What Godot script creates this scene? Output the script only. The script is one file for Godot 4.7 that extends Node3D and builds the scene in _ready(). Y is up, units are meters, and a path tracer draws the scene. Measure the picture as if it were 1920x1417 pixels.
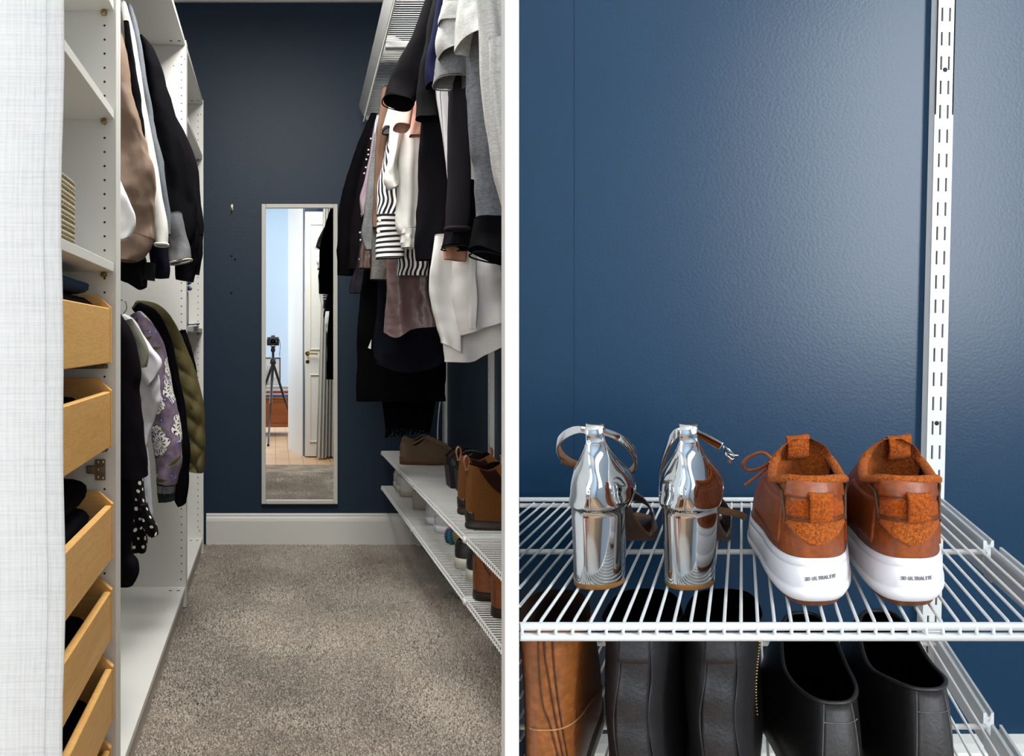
extends Node3D
# Two sides of one doorway: on the left a walk-in closet seen through the opening, on the right the blue wall beside it with its wire shoe shelves.
const F := 1600.0
const EYE := 1.11
const W := 1920.0
const H := 1417.0
const HZ := 637.0
const CX := 512.0

func at(u: float, v: float, d: float) -> Vector3:
	return Vector3((u - CX) * d / F, EYE - (v - HZ) * d / F, -d)

func _ready():
	var cam := Camera3D.new()
	cam.name = "camera"
	cam.projection = Camera3D.PROJECTION_FRUSTUM
	cam.near = 0.05
	cam.far = 60.0
	cam.size = 0.05 * H / F
	cam.frustum_offset = Vector2((W / 2 - CX) / F * 0.05, (HZ - H / 2) / F * 0.05)
	cam.position = Vector3(0, EYE, 0)
	add_child(cam)
	cam.current = true
	var we := WorldEnvironment.new()
	we.name = "environment"
	var env := Environment.new()
	env.background_mode = Environment.BG_SKY
	var sky := Sky.new()
	var sm := ProceduralSkyMaterial.new()
	sm.sky_top_color = Color(0.45, 0.62, 0.85)
	sm.sky_horizon_color = Color(0.8, 0.87, 0.93)
	sm.ground_bottom_color = Color(0.3, 0.3, 0.3)
	sm.ground_horizon_color = Color(0.6, 0.62, 0.62)
	sky.sky_material = sm
	env.sky = sky
	env.tonemap_mode = Environment.TONE_MAPPER_LINEAR
	env.tonemap_exposure = 1.0
	env.sdfgi_enabled = true
	env.ssao_enabled = true
	env.ssil_enabled = true
	we.environment = env
	add_child(we)
	# daylight from the two bedroom windows behind the camera, and the closet's ceiling lamp
	area_light("window_daylight", Vector3(-1.15, 1.75, 2.6), Vector3(0, 0, -1), Vector2(1.5, 1.9), Color(1.0, 0.985, 0.96), 5.0)
	area_light("window_daylight", Vector3(2.44, 1.85, 1.3), Vector3(-1, 0, 0), Vector2(0.95, 1.6), Color(0.95, 0.98, 1.0), 8.5)
	area_light("ceiling_light", Vector3(0.05, 2.84, -2.45), Vector3(0, -1, 0), Vector2(0.6, 1.4), Color(1.0, 0.99, 0.97), 7.5)
	build_room()
	build_wardrobes()
	build_closet()
	build_right_clothes()
	build_left_clothes()
	build_left_shoes()
	build_right_side()
	build_bedroom()

func area_light(called: String, pos: Vector3, dir: Vector3, size: Vector2, col: Color, energy: float):
	var l := AreaLight3D.new()
	l.name = called
	l.area_size = size
	l.light_color = col
	l.light_energy = energy
	l.area_range = 12.0
	l.area_attenuation = 2.0
	l.shadow_enabled = true
	var up := Vector3.UP if absf(dir.y) < 0.9 else Vector3.FORWARD
	l.transform = Transform3D(Basis.looking_at(dir, up), pos)
	add_child(l, true)

# ---------- nodes ----------
func tag(o: Node, label: String, category := "", group := "", kind := "") -> Node:
	if label: o.set_meta("label", label)
	if category: o.set_meta("category", category)
	if group: o.set_meta("group", group)
	if kind: o.set_meta("kind", kind)
	return o

var used_names := {}
func numbered(called: String) -> String:
	var k: int = used_names.get(called, 0)
	used_names[called] = k + 1
	return called if k == 0 else "%s_%03d" % [called, k]

func thing(called: String, label: String, category: String, pos := Vector3.ZERO, group := "") -> Node3D:
	var o := Node3D.new()
	o.name = numbered(called)
	add_child(o, true)
	o.position = pos
	tag(o, label, category, group)
	return o

# commits shape s as one named mesh; with a moved parent the vertices are taken relative to the parent's place
func put(called: String, s, m: Material, parent: Node = null, kind := "") -> MeshInstance3D:
	var o := MeshInstance3D.new()
	if parent == null:
		o.name = numbered(called)
		parent = self
	else:
		o.name = called
	o.mesh = s.done() if s is Sh else s
	o.material_override = null
	if o.mesh.get_surface_count():
		o.set_surface_override_material(0, m)
	if kind: o.set_meta("kind", kind)
	parent.add_child(o, true)
	return o

func struct(called: String, s, m: Material, label := "", parent: Node = null) -> MeshInstance3D:
	var o := put(called, s, m, parent)
	if parent == null:
		o.set_meta("kind", "structure")
		if label: o.set_meta("label", label)
	return o

# ---------- shapes ----------
class Sh:
	var st := SurfaceTool.new()
	var n := 0
	func _init():
		st.begin(Mesh.PRIMITIVE_TRIANGLES)
	func done() -> ArrayMesh:
		st.generate_normals()
		st.index()
		return st.commit()
	func v(p: Vector3, uv := Vector2.ZERO) -> int:
		st.set_uv(uv)
		st.add_vertex(p)
		n += 1
		return n - 1
	func tri(a: int, b: int, c: int):
		st.add_index(a); st.add_index(b); st.add_index(c)
	func smooth(on: bool):
		st.set_smooth_group(0 if on else -1)
	func group(g: int):
		st.set_smooth_group(g)
	# rows of points; wrap joins the last column to the first. uvs in metres along the first row and column unless given
	func grid(rows: Array, wrap := false, flip := false, uv_scale := 1.0):
		var base := n
		var nc: int = rows[0].size()
		var along := 0.0
		for i in rows.size():
			var r: PackedVector3Array = rows[i]
			if i > 0:
				along += (r[nc / 4] - rows[i - 1][nc / 4]).length()
			var across := 0.0
			for j in nc:
				if j > 0: across += (r[j] - r[j - 1]).length()
				v(r[j], Vector2(across, along) * uv_scale)
			if wrap:
				across += (r[0] - r[nc - 1]).length()
				v(r[0], Vector2(across, along) * uv_scale)
		var k := nc + (1 if wrap else 0)
		for i in rows.size() - 1:
			for j in k - 1:
				var a := base + i * k + j
				var b := a + 1
				var c := a + k
				var d := c + 1
				if flip:
					tri(a, b, c); tri(b, d, c)
				else:
					tri(a, c, b); tri(b, c, d)
	func fan(ring: PackedVector3Array, flip := false, c = null):
		var m := Vector3.ZERO
		for p in ring: m += p
		m /= ring.size()
		if c != null: m = c
		var q := v(m, Vector2(m.x, m.y))
		var b := n
		for p in ring: v(p, Vector2(p.x, p.y))
		var k := ring.size()
		for i in k:
			if flip: tri(q, b + (i + 1) % k, b + i)
			else: tri(q, b + i, b + (i + 1) % k)
	# chamfered box
	func cbox(c: Vector3, s: Vector3, ch := 0.0015, bs := Basis()):
		st.set_smooth_group(-1)
		var h := s / 2
		ch = minf(ch, minf(h.x, minf(h.y, h.z)) * 0.9)
		var rows := []
		for lv in [[-h.y, ch], [-h.y + ch, 0.0], [h.y - ch, 0.0], [h.y, ch]]:
			var x: float = h.x - lv[1]
			var z: float = h.z - lv[1]
			var y: float = lv[0]
			var r := PackedVector3Array()
			for q in [[-x + ch, -z], [x - ch, -z], [x, -z + ch], [x, z - ch], [x - ch, z], [-x + ch, z], [-x, z - ch], [-x, -z + ch]]:
				r.append(c + bs * Vector3(q[0], y, q[1]))
			rows.append(r)
		grid(rows, true)
		fan(rows[0], true)
		fan(rows[3], false)
		st.set_smooth_group(0)
	func box2(lo: Vector3, hi: Vector3, ch := 0.0015):
		cbox((lo + hi) / 2, (hi - lo).abs(), ch)
	# polygon in the plane o + x*ax + y*ay, pushed along az
	func prism(poly: PackedVector2Array, o: Vector3, ax: Vector3, ay: Vector3, az: Vector3):
		st.set_smooth_group(-1)
		var idx := Geometry2D.triangulate_polygon(poly)
		for side in 2:
			var b := n
			for p in poly: v(o + ax * p.x + ay * p.y + az * side, p)
			for i in range(0, idx.size(), 3):
				if side == 0: tri(b + idx[i], b + idx[i + 1], b + idx[i + 2])
				else: tri(b + idx[i], b + idx[i + 2], b + idx[i + 1])
		var k := poly.size()
		for i in k:
			var p := poly[i]
			var q := poly[(i + 1) % k]
			var b := n
			var l := (q - p).length()
			v(o + ax * p.x + ay * p.y, Vector2(0, 0)); v(o + ax * q.x + ay * q.y, Vector2(l, 0))
			v(o + ax * p.x + ay * p.y + az, Vector2(0, az.length())); v(o + ax * q.x + ay * q.y + az, Vector2(l, az.length()))
			tri(b, b + 2, b + 1); tri(b + 1, b + 2, b + 3)
		st.set_smooth_group(0)
	# round bar along points; r a number or one per point
	func tube(pts: Array, r, k := 8, caps := true, closed := false, flat := 1.0, ref := Vector3(0.13, 0.9, 0.41)):
		var rows := []
		var m := pts.size()
		for i in m:
			var t: Vector3
			if closed: t = pts[(i + 1) % m] - pts[(i + m - 1) % m]
			else: t = pts[mini(i + 1, m - 1)] - pts[maxi(i - 1, 0)]
			t = t.normalized()
			var a := ref.cross(t)
			if a.length() < 0.05: a = Vector3(1, 0.2, 0).cross(t)
			a = a.normalized()
			var b := t.cross(a)
			var rr: float = r[i] if r is Array or r is PackedFloat32Array else r
			var row := PackedVector3Array()
			for j in k:
				var th := TAU * j / k
				row.append(pts[i] + a * cos(th) * rr + b * sin(th) * rr * flat)
			rows.append(row)
		if closed: rows.append(rows[0])
		grid(rows, true)
		if caps and not closed:
			fan(rows[0], true)
			fan(rows[m - 1], false)
	# flat band along points: half width w along side vector, thickness t
	func band(pts: Array, w: float, t: float, side: Vector3):
		var rows := []
		var m := pts.size()
		for i in m:
			var tg: Vector3 = (pts[mini(i + 1, m - 1)] - pts[maxi(i - 1, 0)]).normalized()
			var s := (side - tg * side.dot(tg)).normalized()
			var u := tg.cross(s).normalized()
			var row := PackedVector3Array()
			for q in [[-1, -0.6], [-0.93, -1], [0, -1.15], [0.93, -1], [1, -0.6], [1, 0.6], [0.93, 1], [0, 1.15], [-0.93, 1], [-1, 0.6]]:
				row.append(pts[i] + s * w * q[0] + u * t * q[1])
			rows.append(row)
		grid(rows, true)
		fan(rows[0], true)
		fan(rows[m - 1], false)
	func lathe(prof: Array, c: Vector3, k := 24, sx := 1.0, sz := 1.0):
		var rows := []
		for p in prof:
			var row := PackedVector3Array()
			for j in k:
				var th := TAU * j / k
				row.append(c + Vector3(cos(th) * p[0] * sx, p[1], sin(th) * p[0] * sz))
			rows.append(row)
		grid(rows, true)
	func ball(c: Vector3, r: Vector3, k := 12):
		var rows := []
		for i in k / 2 + 1:
			var ph := PI * i / (k / 2) - PI / 2
			var row := PackedVector3Array()
			for j in k:
				var th := TAU * j / k
				row.append(c + Vector3(cos(th) * cos(ph) * r.x, sin(ph) * r.y, sin(th) * cos(ph) * r.z))
			rows.append(row)
		grid(rows, true)

func curve(pts: Array, steps: int) -> Array:   # Catmull-Rom through arrays of floats or vectors
	var out := []
	var m := pts.size()
	for i in steps + 1:
		var f := float(i) / steps * (m - 1)
		var k := mini(int(f), m - 2)
		var t := f - k
		var p0 = pts[maxi(k - 1, 0)]
		var p1 = pts[k]
		var p2 = pts[k + 1]
		var p3 = pts[mini(k + 2, m - 1)]
		out.append(((p1 * 2.0) + (p2 - p0) * t + (p0 * 2.0 - p1 * 5.0 + p2 * 4.0 - p3) * (t * t) + (p1 * 3.0 - p0 - p2 * 3.0 + p3) * (t * t * t)) * 0.5)
	return out

# ---------- materials ----------
var tex_cache := {}
func noise_tex(key: String, freq: float, normal: bool, bump := 4.0, size := 512, kind := FastNoiseLite.TYPE_SIMPLEX_SMOOTH, lo := 0.0, hi := 1.0, octaves := 4) -> Texture2D:
	if tex_cache.has(key): return tex_cache[key]
	var nz := FastNoiseLite.new()
	nz.seed = 7 + key.hash() % 1000
	nz.noise_type = kind
	nz.frequency = freq
	nz.fractal_octaves = octaves
	var t := NoiseTexture2D.new()
	t.width = size; t.height = size
	t.seamless = true
	t.noise = nz
	if normal:
		t.as_normal_map = true
		t.bump_strength = bump
	else:
		var g := Gradient.new()
		g.colors = PackedColorArray([Color(lo, lo, lo), Color(hi, hi, hi)])
		t.color_ramp = g
	tex_cache[key] = t
	return t

func mat(col: Color, rough := 0.6, metal := 0.0, spec := 0.5) -> StandardMaterial3D:
	var m := StandardMaterial3D.new()
	m.albedo_color = col
	m.roughness = rough
	m.metallic = metal
	m.metallic_specular = spec
	m.cull_mode = BaseMaterial3D.CULL_DISABLED
	return m

func tri_tex(m: StandardMaterial3D, tex: Texture2D, nrm: Texture2D, scale: float, nscale := 1.0) -> StandardMaterial3D:
	m.uv1_triplanar = true
	m.uv1_scale = Vector3.ONE * scale
	if tex: m.albedo_texture = tex
	if nrm:
		m.normal_enabled = true
		m.normal_texture = nrm
		m.normal_scale = nscale
	return m

var mats := {}
# cloth: plain colour with a woven grain
func cloth(hex: String, rough := 0.9, grain := 1.0) -> StandardMaterial3D:
	var key := "c" + hex + str(rough) + str(grain)
	if mats.has(key): return mats[key]
	var m := mat(Color(hex), rough, 0.0, 0.18)
	tri_tex(m, weave_tex(), weave_normal(), 22.0, 0.3 * grain)
	if m.albedo_color.get_luminance() < 0.2: m.metallic_specular = 0.07
	mats[key] = m
	return m

var wimg: Image
func weave_img() -> Image:
	if wimg: return wimg
	var s := 256
	wimg = Image.create(s, s, false, Image.FORMAT_RGB8)
	var rng := RandomNumberGenerator.new()
	rng.seed = 5
	var cols := []
	var rws := []
	for i in 64:
		cols.append(rng.randf()); rws.append(rng.randf())
	for y in s:
		for x in s:
			var cx := x / 4
			var cy := y / 4
			var over := (cx + cy) % 2 == 0
			var fx := (x % 4) / 4.0 + 0.125
			var fy := (y % 4) / 4.0 + 0.125
			var hgt := sin(PI * (fx if not over else fy)) * 0.35 + sin(PI * (fy if not over else fx)) * 0.15
			var k: float = 0.62 + hgt * 0.45 + (cols[cx] if over else rws[cy]) * 0.22
			k = clampf(k, 0, 1)
			wimg.set_pixel(x, y, Color(k, k, k))
	return wimg
func weave_tex() -> Texture2D:
	if not tex_cache.has("weave"):
		var im := weave_img().duplicate()
		for y in 256:
			for x in 256:
				var k: float = 0.9 + 0.1 * im.get_pixel(x, y).r
				im.set_pixel(x, y, Color(k, k, k))
		tex_cache["weave"] = ImageTexture.create_from_image(im)
	return tex_cache["weave"]
func weave_normal() -> Texture2D:
	if not tex_cache.has("weave_n"):
		var im := weave_img().duplicate()
		im.bump_map_to_normal_map(2.0)
		tex_cache["weave_n"] = ImageTexture.create_from_image(im)
	return tex_cache["weave_n"]

var wood_img_cache := {}
func wood(base: Color, dark: Color, stretch := 12.0, sd := 3) -> Texture2D:
	var key := "wood%s%s%d" % [base.to_html(), dark.to_html(), sd]
	if tex_cache.has(key): return tex_cache[key]
	var s := 512
	var im := Image.create(s, s, false, Image.FORMAT_RGB8)
	var nz := FastNoiseLite.new()
	nz.seed = sd
	nz.frequency = 0.012
	nz.fractal_octaves = 4
	var nf := FastNoiseLite.new()
	nf.seed = sd + 9
	nf.frequency = 0.05
	for y in s:
		for x in s:
			var board := y / 128
			var a := nz.get_noise_2d(x / stretch * 2.0 + board * 91.0, y * 1.6 + board * 300.0)
			var ring := 0.5 + 0.5 * sin((y * 0.18 + a * 22.0 + board * 2.1))
			var fine := nf.get_noise_2d(x / stretch, y * 6.0)
			var t := clampf(0.3 * ring + 0.25 * (fine + 0.5) + 0.2 * (board % 3) * 0.5 + 0.2 * a, 0, 1)
			im.set_pixel(x, y, base.lerp(dark, t))
	tex_cache[key] = ImageTexture.create_from_image(im)
	return tex_cache[key]

# ---------- setting ----------
const BACK := 4.61
const XR := 0.915
const XL := -0.97
const TOP := 2.99

func navy() -> StandardMaterial3D:
	if not mats.has("navy"):
		var m := mat(Color(0.115, 0.185, 0.255), 0.5, 0.0, 0.4)
		tri_tex(m, null, noise_tex("orange_n", 0.03, true, 3.0), 5.0, 0.25)
		mats["navy"] = m
	return mats["navy"]

func blue() -> StandardMaterial3D:
	if not mats.has("blue"):
		var m := mat(Color(0.03, 0.185, 0.29), 0.29, 0.0, 0.42)
		tri_tex(m, null, noise_tex("orange_n", 0.03, true, 3.0), 12.0, 0.12)
		mats["blue"] = m
	return mats["blue"]

func paint(c := Color(0.9, 0.9, 0.885), r := 0.45) -> StandardMaterial3D:
	var key := "p%s%s" % [c.to_html(), r]
	if not mats.has(key):
		mats[key] = mat(c, r, 0.0, 0.45)
	return mats[key]

func build_room():
	var s := Sh.new()
	s.box2(Vector3(XL - 0.12, 0, -BACK - 0.12), Vector3(XR + 0.12, TOP, -BACK), 0.0)
	var wb := struct("wall_back", s, navy(), "dark navy painted back wall of the closet behind the mirror")
	# old screw holes and a plugged seam in the paint
	s = Sh.new()
	for p in [[434, 480], [434, 549], [441, 486]]:
		var c := at(p[0], p[1], BACK)
		s.ball(c, Vector3(0.006, 0.007, 0.002), 8)
	put("screw_hole", s, paint(Color(0.02, 0.025, 0.03), 0.9), wb)
	s = Sh.new()
	s.box2(Vector3(XR, 0, -BACK), Vector3(XR + 0.12, TOP, -1.09), 0.0)
	struct("wall_right", s, navy(), "dark navy closet wall behind the hanging clothes")
	s = Sh.new()
	s.box2(Vector3(XL - 0.12, 0, -BACK), Vector3(XL, TOP, -1.0), 0.0)
	struct("wall_left", s, navy(), "dark navy closet wall behind the wardrobes")
	s = Sh.new()
	s.box2(Vector3(-2.3, TOP, -BACK - 0.12), Vector3(2.72, TOP + 0.12, 2.9), 0.0)
	struct("ceiling", s, paint(Color(0.93, 0.93, 0.92), 0.8), "white ceiling")
	# ceiling moulding along the closet walls
	s = Sh.new()
	s.prism(PackedVector2Array([Vector2(0, 2.931), Vector2(0.018, 2.931), Vector2(0.03, 2.945), Vector2(0.05, 2.97), Vector2(0.06, TOP), Vector2(0, TOP)]), Vector3(XL, 0, -BACK), Vector3(0, 0, 1), Vector3.UP, Vector3(XR - XL, 0, 0))
	struct("trim_1", s, paint(), "pale grey ceiling moulding above the navy back wall")
	# carpet
	s = Sh.new()
	s.box2(Vector3(XL, -0.12, -BACK), Vector3(XR, 0.0, -1.6), 0.0)
	var cm := mat(Color(0.66, 0.61, 0.56), 0.95, 0.0, 0.1)
	tri_tex(cm, noise_tex("carpet_c", 0.012, false, 1, 512, FastNoiseLite.TYPE_SIMPLEX_SMOOTH, 0.72, 1.0), null, 0.9)
	var fl := struct("floor", s, cm, "beige grey carpet in the closet aisle")
	carpet_pile(fl)
	# bedroom boards
	s = Sh.new()
	s.box2(Vector3(-2.3, -0.12, -1.6), Vector3(2.6, -0.006, 2.9), 0.0)
	var f2 := struct("floor", s, paint(Color(0.55, 0.45, 0.36), 0.6), "pale wooden board floor outside the closet")
	var wm := mat(Color(0.95, 0.87, 0.78), 0.5)
	wm.albedo_texture = wood(Color(0.86, 0.78, 0.69), Color(0.74, 0.63, 0.52), 12.0, 4)
	wm.uv1_triplanar = true
	wm.uv1_scale = Vector3.ONE * 1.1
	var bw := 0.125
	var k := 0
	var x := -0.6
	while x < 1.3:
		var zs: Array = [-1.6, -0.9 + 0.37 * (k % 4), 0.55 + 0.3 * (k % 3), 2.78]
		for i in 3:
			s = Sh.new()
			s.box2(Vector3(x + 0.0015, -0.012, zs[i] + 0.001), Vector3(x + bw - 0.0015, 0.0, zs[i + 1] - 0.001), 0.002)
			put("plank", s, wm, f2)
		x += bw
		k += 1
	# back wall baseboard with a rounded cap
	var prof := PackedVector2Array([Vector2(0, 0), Vector2(0.022, 0), Vector2(0.022, 0.135), Vector2(0.018, 0.15), Vector2(0.012, 0.158), Vector2(0.012, 0.168), Vector2(0.008, 0.174), Vector2(0, 0.174)])
	s = Sh.new()
	s.prism(prof, Vector3(-0.36, 0, -BACK), Vector3(0, 0, 1), Vector3.UP, Vector3(XR + 0.36, 0, 0))
	struct("baseboard_back", s, paint(Color(0.88, 0.875, 0.855)), "tall white baseboard below the navy back wall")
	s = Sh.new()
	s.prism(prof, Vector3(XR, 0, -BACK + 0.025), Vector3(-1, 0, 0), Vector3.UP, Vector3(0, 0, BACK - 1.15))
	struct("baseboard_right", s, paint(Color(0.88, 0.875, 0.855)), "white baseboard along the closet's right wall")
	# the blue wall beside the doorway, splayed at its end, and the white end panel that divides closet and shoe niche
	s = Sh.new()
	s.prism(PackedVector2Array([Vector2(0.284, 1.015), Vector2(2.6, 1.015), Vector2(2.6, 1.09), Vector2(0.303, 1.09)]), Vector3.ZERO, Vector3(1, 0, 0), Vector3(0, 0, -1), Vector3(0, TOP, 0))
	var wf := struct("wall_front", s, blue(), "satin blue wall behind the wire shoe shelves")
	s = Sh.new()
	s.cbox(Vector3((1077 - CX) * 1.015 / F, 1.6, -1.0148), Vector3(0.0012, 1.9, 0.0008), 0.0003)
	put("lining_seam", s, blue(), wf)
	s = Sh.new()
	var e := PackedVector2Array()
	for q in [[947, 0.56], [973, 0.56], [973, 1.02], [947, 1.03]]:
		e.append(Vector2((q[0] - CX) * q[1] / F, q[1]))
	s.prism(e, Vector3.ZERO, Vector3(1, 0, 0), Vector3(0, 0, -1), Vector3(0, TOP, 0))
	struct("trim_2", s, paint(Color(0.97, 0.97, 0.965), 0.5), "white full-height end panel between closet and shoe shelves")
	# white dado below the blue wall: its moulded top shows under the lower shelf
	s = Sh.new()
	s.prism(PackedVector2Array([Vector2(0, 0), Vector2(0.03, 0), Vector2(0.03, 0.621), Vector2(0.024, 0.631), Vector2(0.014, 0.637), Vector2(0, 0.642)]), Vector3(0.30, 0, -1.014), Vector3(0, 0, 1), Vector3.UP, Vector3(2.3, 0, 0))
	struct("trim_3", s, paint(Color(0.86, 0.85, 0.82)), "white panelled dado below the blue wall")
	# bedroom shell, seen in the mirror and lit by its windows
	var lb := mat(Color(0.76, 0.83, 0.90), 0.7)
	s = Sh.new()
	s.prism(wall_with_hole(-2.3, 2.72, 0, TOP, -1.95, -0.35, 0.75, 2.72), Vector3(0, 0, 2.78), Vector3(1, 0, 0), Vector3.UP, Vector3(0, 0, 0.12))
	struct("wall_rear", s, lb, "light blue bedroom wall reflected in the mirror")
	s = Sh.new()
	s.prism(wall_with_hole(-1.09, 2.9, 0, TOP, 0.75, 1.85, 0.95, 2.75), Vector3(2.6, 0, 0), Vector3(0, 0, 1), Vector3.UP, Vector3(0.12, 0, 0))
	struct("wall_east", s, lb, "light blue bedroom wall with a tall window")
	s = Sh.new()
	s.box2(Vector3(-2.42, 0, -1.0), Vector3(-2.3, TOP, 2.9), 0.0)
	struct("wall_west", s, lb, "light blue bedroom wall opposite the tall window")
	s = Sh.new()
	s.box2(Vector3(-2.3, 0, -1.09), Vector3(XL, TOP, -0.97), 0.0)
	s.box2(Vector3(XL - 0.12, 0, -1.09), Vector3(-0.62, TOP, -0.97), 0.0)
	struct("wall_doorway", s, lb, "light blue bedroom wall beside the closet doorway")
	window("window_1", Vector3(-1.15, 1.735, 2.84), 1.6, 1.97, 0.0)
	window("window_2", Vector3(2.66, 1.85, 1.3), 1.1, 1.8, PI / 2)

func wall_with_hole(x0, x1, y0, y1, a0, a1, b0, b1) -> PackedVector2Array:
	return PackedVector2Array([Vector2(x0, y0), Vector2(x1, y0), Vector2(x1, y1), Vector2(x0, y1), Vector2(x0, b0 + 0.0005), Vector2(a0, b0 + 0.0005), Vector2(a0, b1), Vector2(a1, b1), Vector2(a1, b0), Vector2(x0, b0)])

func window(called: String, c: Vector3, w: float, h: float, turn: float):
	var o := Node3D.new()
	o.name = called
	o.set_meta("kind", "structure")
	o.set_meta("label", "white casement window full of daylight")
	o.transform = Transform3D(Basis(Vector3.UP, turn), c)
	add_child(o)
	var s := Sh.new()
	for q in [[-w / 2, 0], [w / 2, 0], [0, 0]]:
		s.box2(Vector3(q[0] - 0.035, -h / 2, -0.05), Vector3(q[0] + 0.035, h / 2, 0.02), 0.004)
	for q in [-h / 2, h / 2, h * 0.2]:
		s.box2(Vector3(-w / 2, q - 0.035, -0.05), Vector3(w / 2, q + 0.035, 0.02), 0.004)
	put("window_frame", s, paint(), o)
	s = Sh.new()
	s.box2(Vector3(-w / 2, -h / 2, 0.0), Vector3(w / 2, h / 2, 0.008), 0.0)
	var g := mat(Color(0.9, 0.93, 0.96), 0.3)
	g.emission_enabled = true
	g.emission = Color(0.92, 0.96, 1.0)
	g.emission_energy_multiplier = 3.0
	put("window_pane", s, g, o)

# carpet tufts, too many to count
func carpet_pile(fl: Node):
	var rng := RandomNumberGenerator.new()
	rng.seed = 21
	var s := Sh.new()
	var rows := []
	for lv in [[0.0, 0.0026], [0.005, 0.0034], [0.0095, 0.0026], [0.0115, 0.0009]]:
		var r := PackedVector3Array()
		for j in 5:
			r.append(Vector3(cos(TAU * j / 5) * lv[1], lv[0], sin(TAU * j / 5) * lv[1]))
		rows.append(r)
	s.grid(rows, true)
	s.fan(rows[3])
	var mm := MultiMesh.new()
	mm.transform_format = MultiMesh.TRANSFORM_3D
	mm.use_colors = true
	mm.mesh = s.done()
	var tr := []
	var nz := FastNoiseLite.new()
	nz.seed = 4
	nz.frequency = 1.1
	nz.fractal_octaves = 3
	var nd := FastNoiseLite.new()
	nd.seed = 14
	nd.frequency = 14.0
	var z := 2.1
	while z < BACK - 0.02:
		var st := 0.0048 + 0.0016 * (z - 2.1) / 2.5
		var x0 := -0.40
		var x1 := minf(0.93, 0.30 * z)
		var x := x0
		while x < x1:
			var px := x + rng.randf_range(-0.4, 0.4) * st
			var pz := -z + rng.randf_range(-0.4, 0.4) * st
			if px < XR - 0.02: tr.append([px, pz])
			x += st
		z += st
	mm.instance_count = tr.size()
	for i in tr.size():
		var px: float = tr[i][0]
		var pz: float = tr[i][1]
		var lean := nz.get_noise_2d(px * 1.3, pz * 1.3)
		var b := Basis.from_euler(Vector3(lean * 1.0 + rng.randf_range(-0.35, 0.35), rng.randf() * TAU, lean * 0.8 + rng.randf_range(-0.35, 0.35)))
		b = b.scaled(Vector3.ONE * rng.randf_range(0.8, 1.3))
		mm.set_instance_transform(i, Transform3D(b, Vector3(px, -0.001, pz)))
		var k := 0.93 + 0.36 * nz.get_noise_2d(px * 1.3 + 9, pz * 0.9) + rng.randf_range(-0.16, 0.14) + 0.05 * nd.get_noise_2d(px, pz)
		var warm := rng.randf_range(-0.02, 0.02)
		mm.set_instance_color(i, Color(0.50 * k + warm * 0.4, 0.445 * k, 0.385 * k - warm * 0.4))
	var o := MultiMeshInstance3D.new()
	o.name = "carpet_pile"
	o.multimesh = mm
	var m := mat(Color.WHITE, 0.95, 0.0, 0.1)
	m.vertex_color_use_as_albedo = true
	mm.mesh.surface_set_material(0, m)
	o.material_override = m
	o.set_meta("kind", "stuff")
	fl.add_child(o)

# ---------- wardrobes on the left ----------
# puts a thing's node at the middle of its base without moving its parts
func settle(o: Node3D):
	var bb := AABB()
	var first := true
	for c in o.get_children():
		if c is MeshInstance3D:
			var b: AABB = c.transform * c.mesh.get_aabb()
			bb = b if first else bb.merge(b)
			first = false
	var base := bb.position + Vector3(bb.size.x / 2, 0, bb.size.z / 2)
	o.position += base
	for c in o.get_children():
		if c is Node3D: c.position -= base

const XF := -0.3575

func lam() -> StandardMaterial3D:
	return paint(Color(0.875, 0.875, 0.855), 0.4)

func birch() -> StandardMaterial3D:
	if not mats.has("birch"):
		var m := mat(Color(1, 1, 1), 0.42, 0.0, 0.4)
		m.albedo_texture = wood(Color(0.915, 0.735, 0.455), Color(0.80, 0.59, 0.32), 14.0, 3)
		m.uv1_triplanar = true
		m.uv1_scale = Vector3.ONE * 2.6
		mats["birch"] = m
	return mats["birch"]

func carcass(label: String, d0: float, d1: float) -> Node3D:
	var o := thing("wardrobe", label, "wardrobe", Vector3.ZERO, "white wardrobes along the left wall")
	var xb := -0.95
	for q in [[d0, d0 + 0.027], [d1 - 0.027, d1]]:
		var s := Sh.new()
		s.box2(Vector3(xb, 0.012, -q[1]), Vector3(XF, 2.34, -q[0]), 0.0012)
		put("side_panel", s, lam(), o)
	for q in [["top_panel", 2.318, 2.339, XF - 0.003], ["bottom_panel", 0.076, 0.097, XF - 0.003]]:
		var s := Sh.new()
		s.box2(Vector3(xb, q[1], -d1 + 0.0275), Vector3(q[3], q[2], -d0 - 0.0275), 0.001)
		put(q[0], s, lam(), o)
	var s := Sh.new()
	s.box2(Vector3(XF - 0.03, 0.002, -d1 + 0.0275), Vector3(XF - 0.012, 0.076, -d0 - 0.0275), 0.001)
	put("plinth", s, paint(Color(0.80, 0.77, 0.71), 0.45), o)
	s = Sh.new()
	s.box2(Vector3(xb + 0.001, 0.05, -d1 + 0.0275), Vector3(xb + 0.006, 2.33, -d0 - 0.0275), 0.0)
	put("back_panel", s, paint(Color(0.84, 0.84, 0.82), 0.5), o)
	return o

# rows of drilled peg holes in a panel's face
func peg_holes(o: Node3D, d: float, cols: Array, y0: float, y1: float, extra := []):
	var s := Sh.new()
	var y := y0
	while y < y1:
		for x in cols:
			hole(s, Vector3(x, y, -d), 0.0027)
		y += 0.032
	for q in extra: hole(s, Vector3(q[0], q[1], -d), q[2])
	put("peg_holes", s, mat(Color(0.09, 0.08, 0.07), 0.9), o, "stuff")

func hole(s, c: Vector3, r: float):
	var rows := []
	for q in [[r, 0.0008], [r * 0.9, 0.0012], [0.0001, 0.0012]]:
		var row := PackedVector3Array()
		for j in 8: row.append(c + Vector3(cos(TAU * j / 8) * q[0], sin(TAU * j / 8) * q[0], q[1]))
		rows.append(row)
	s.grid(rows, true)

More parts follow.
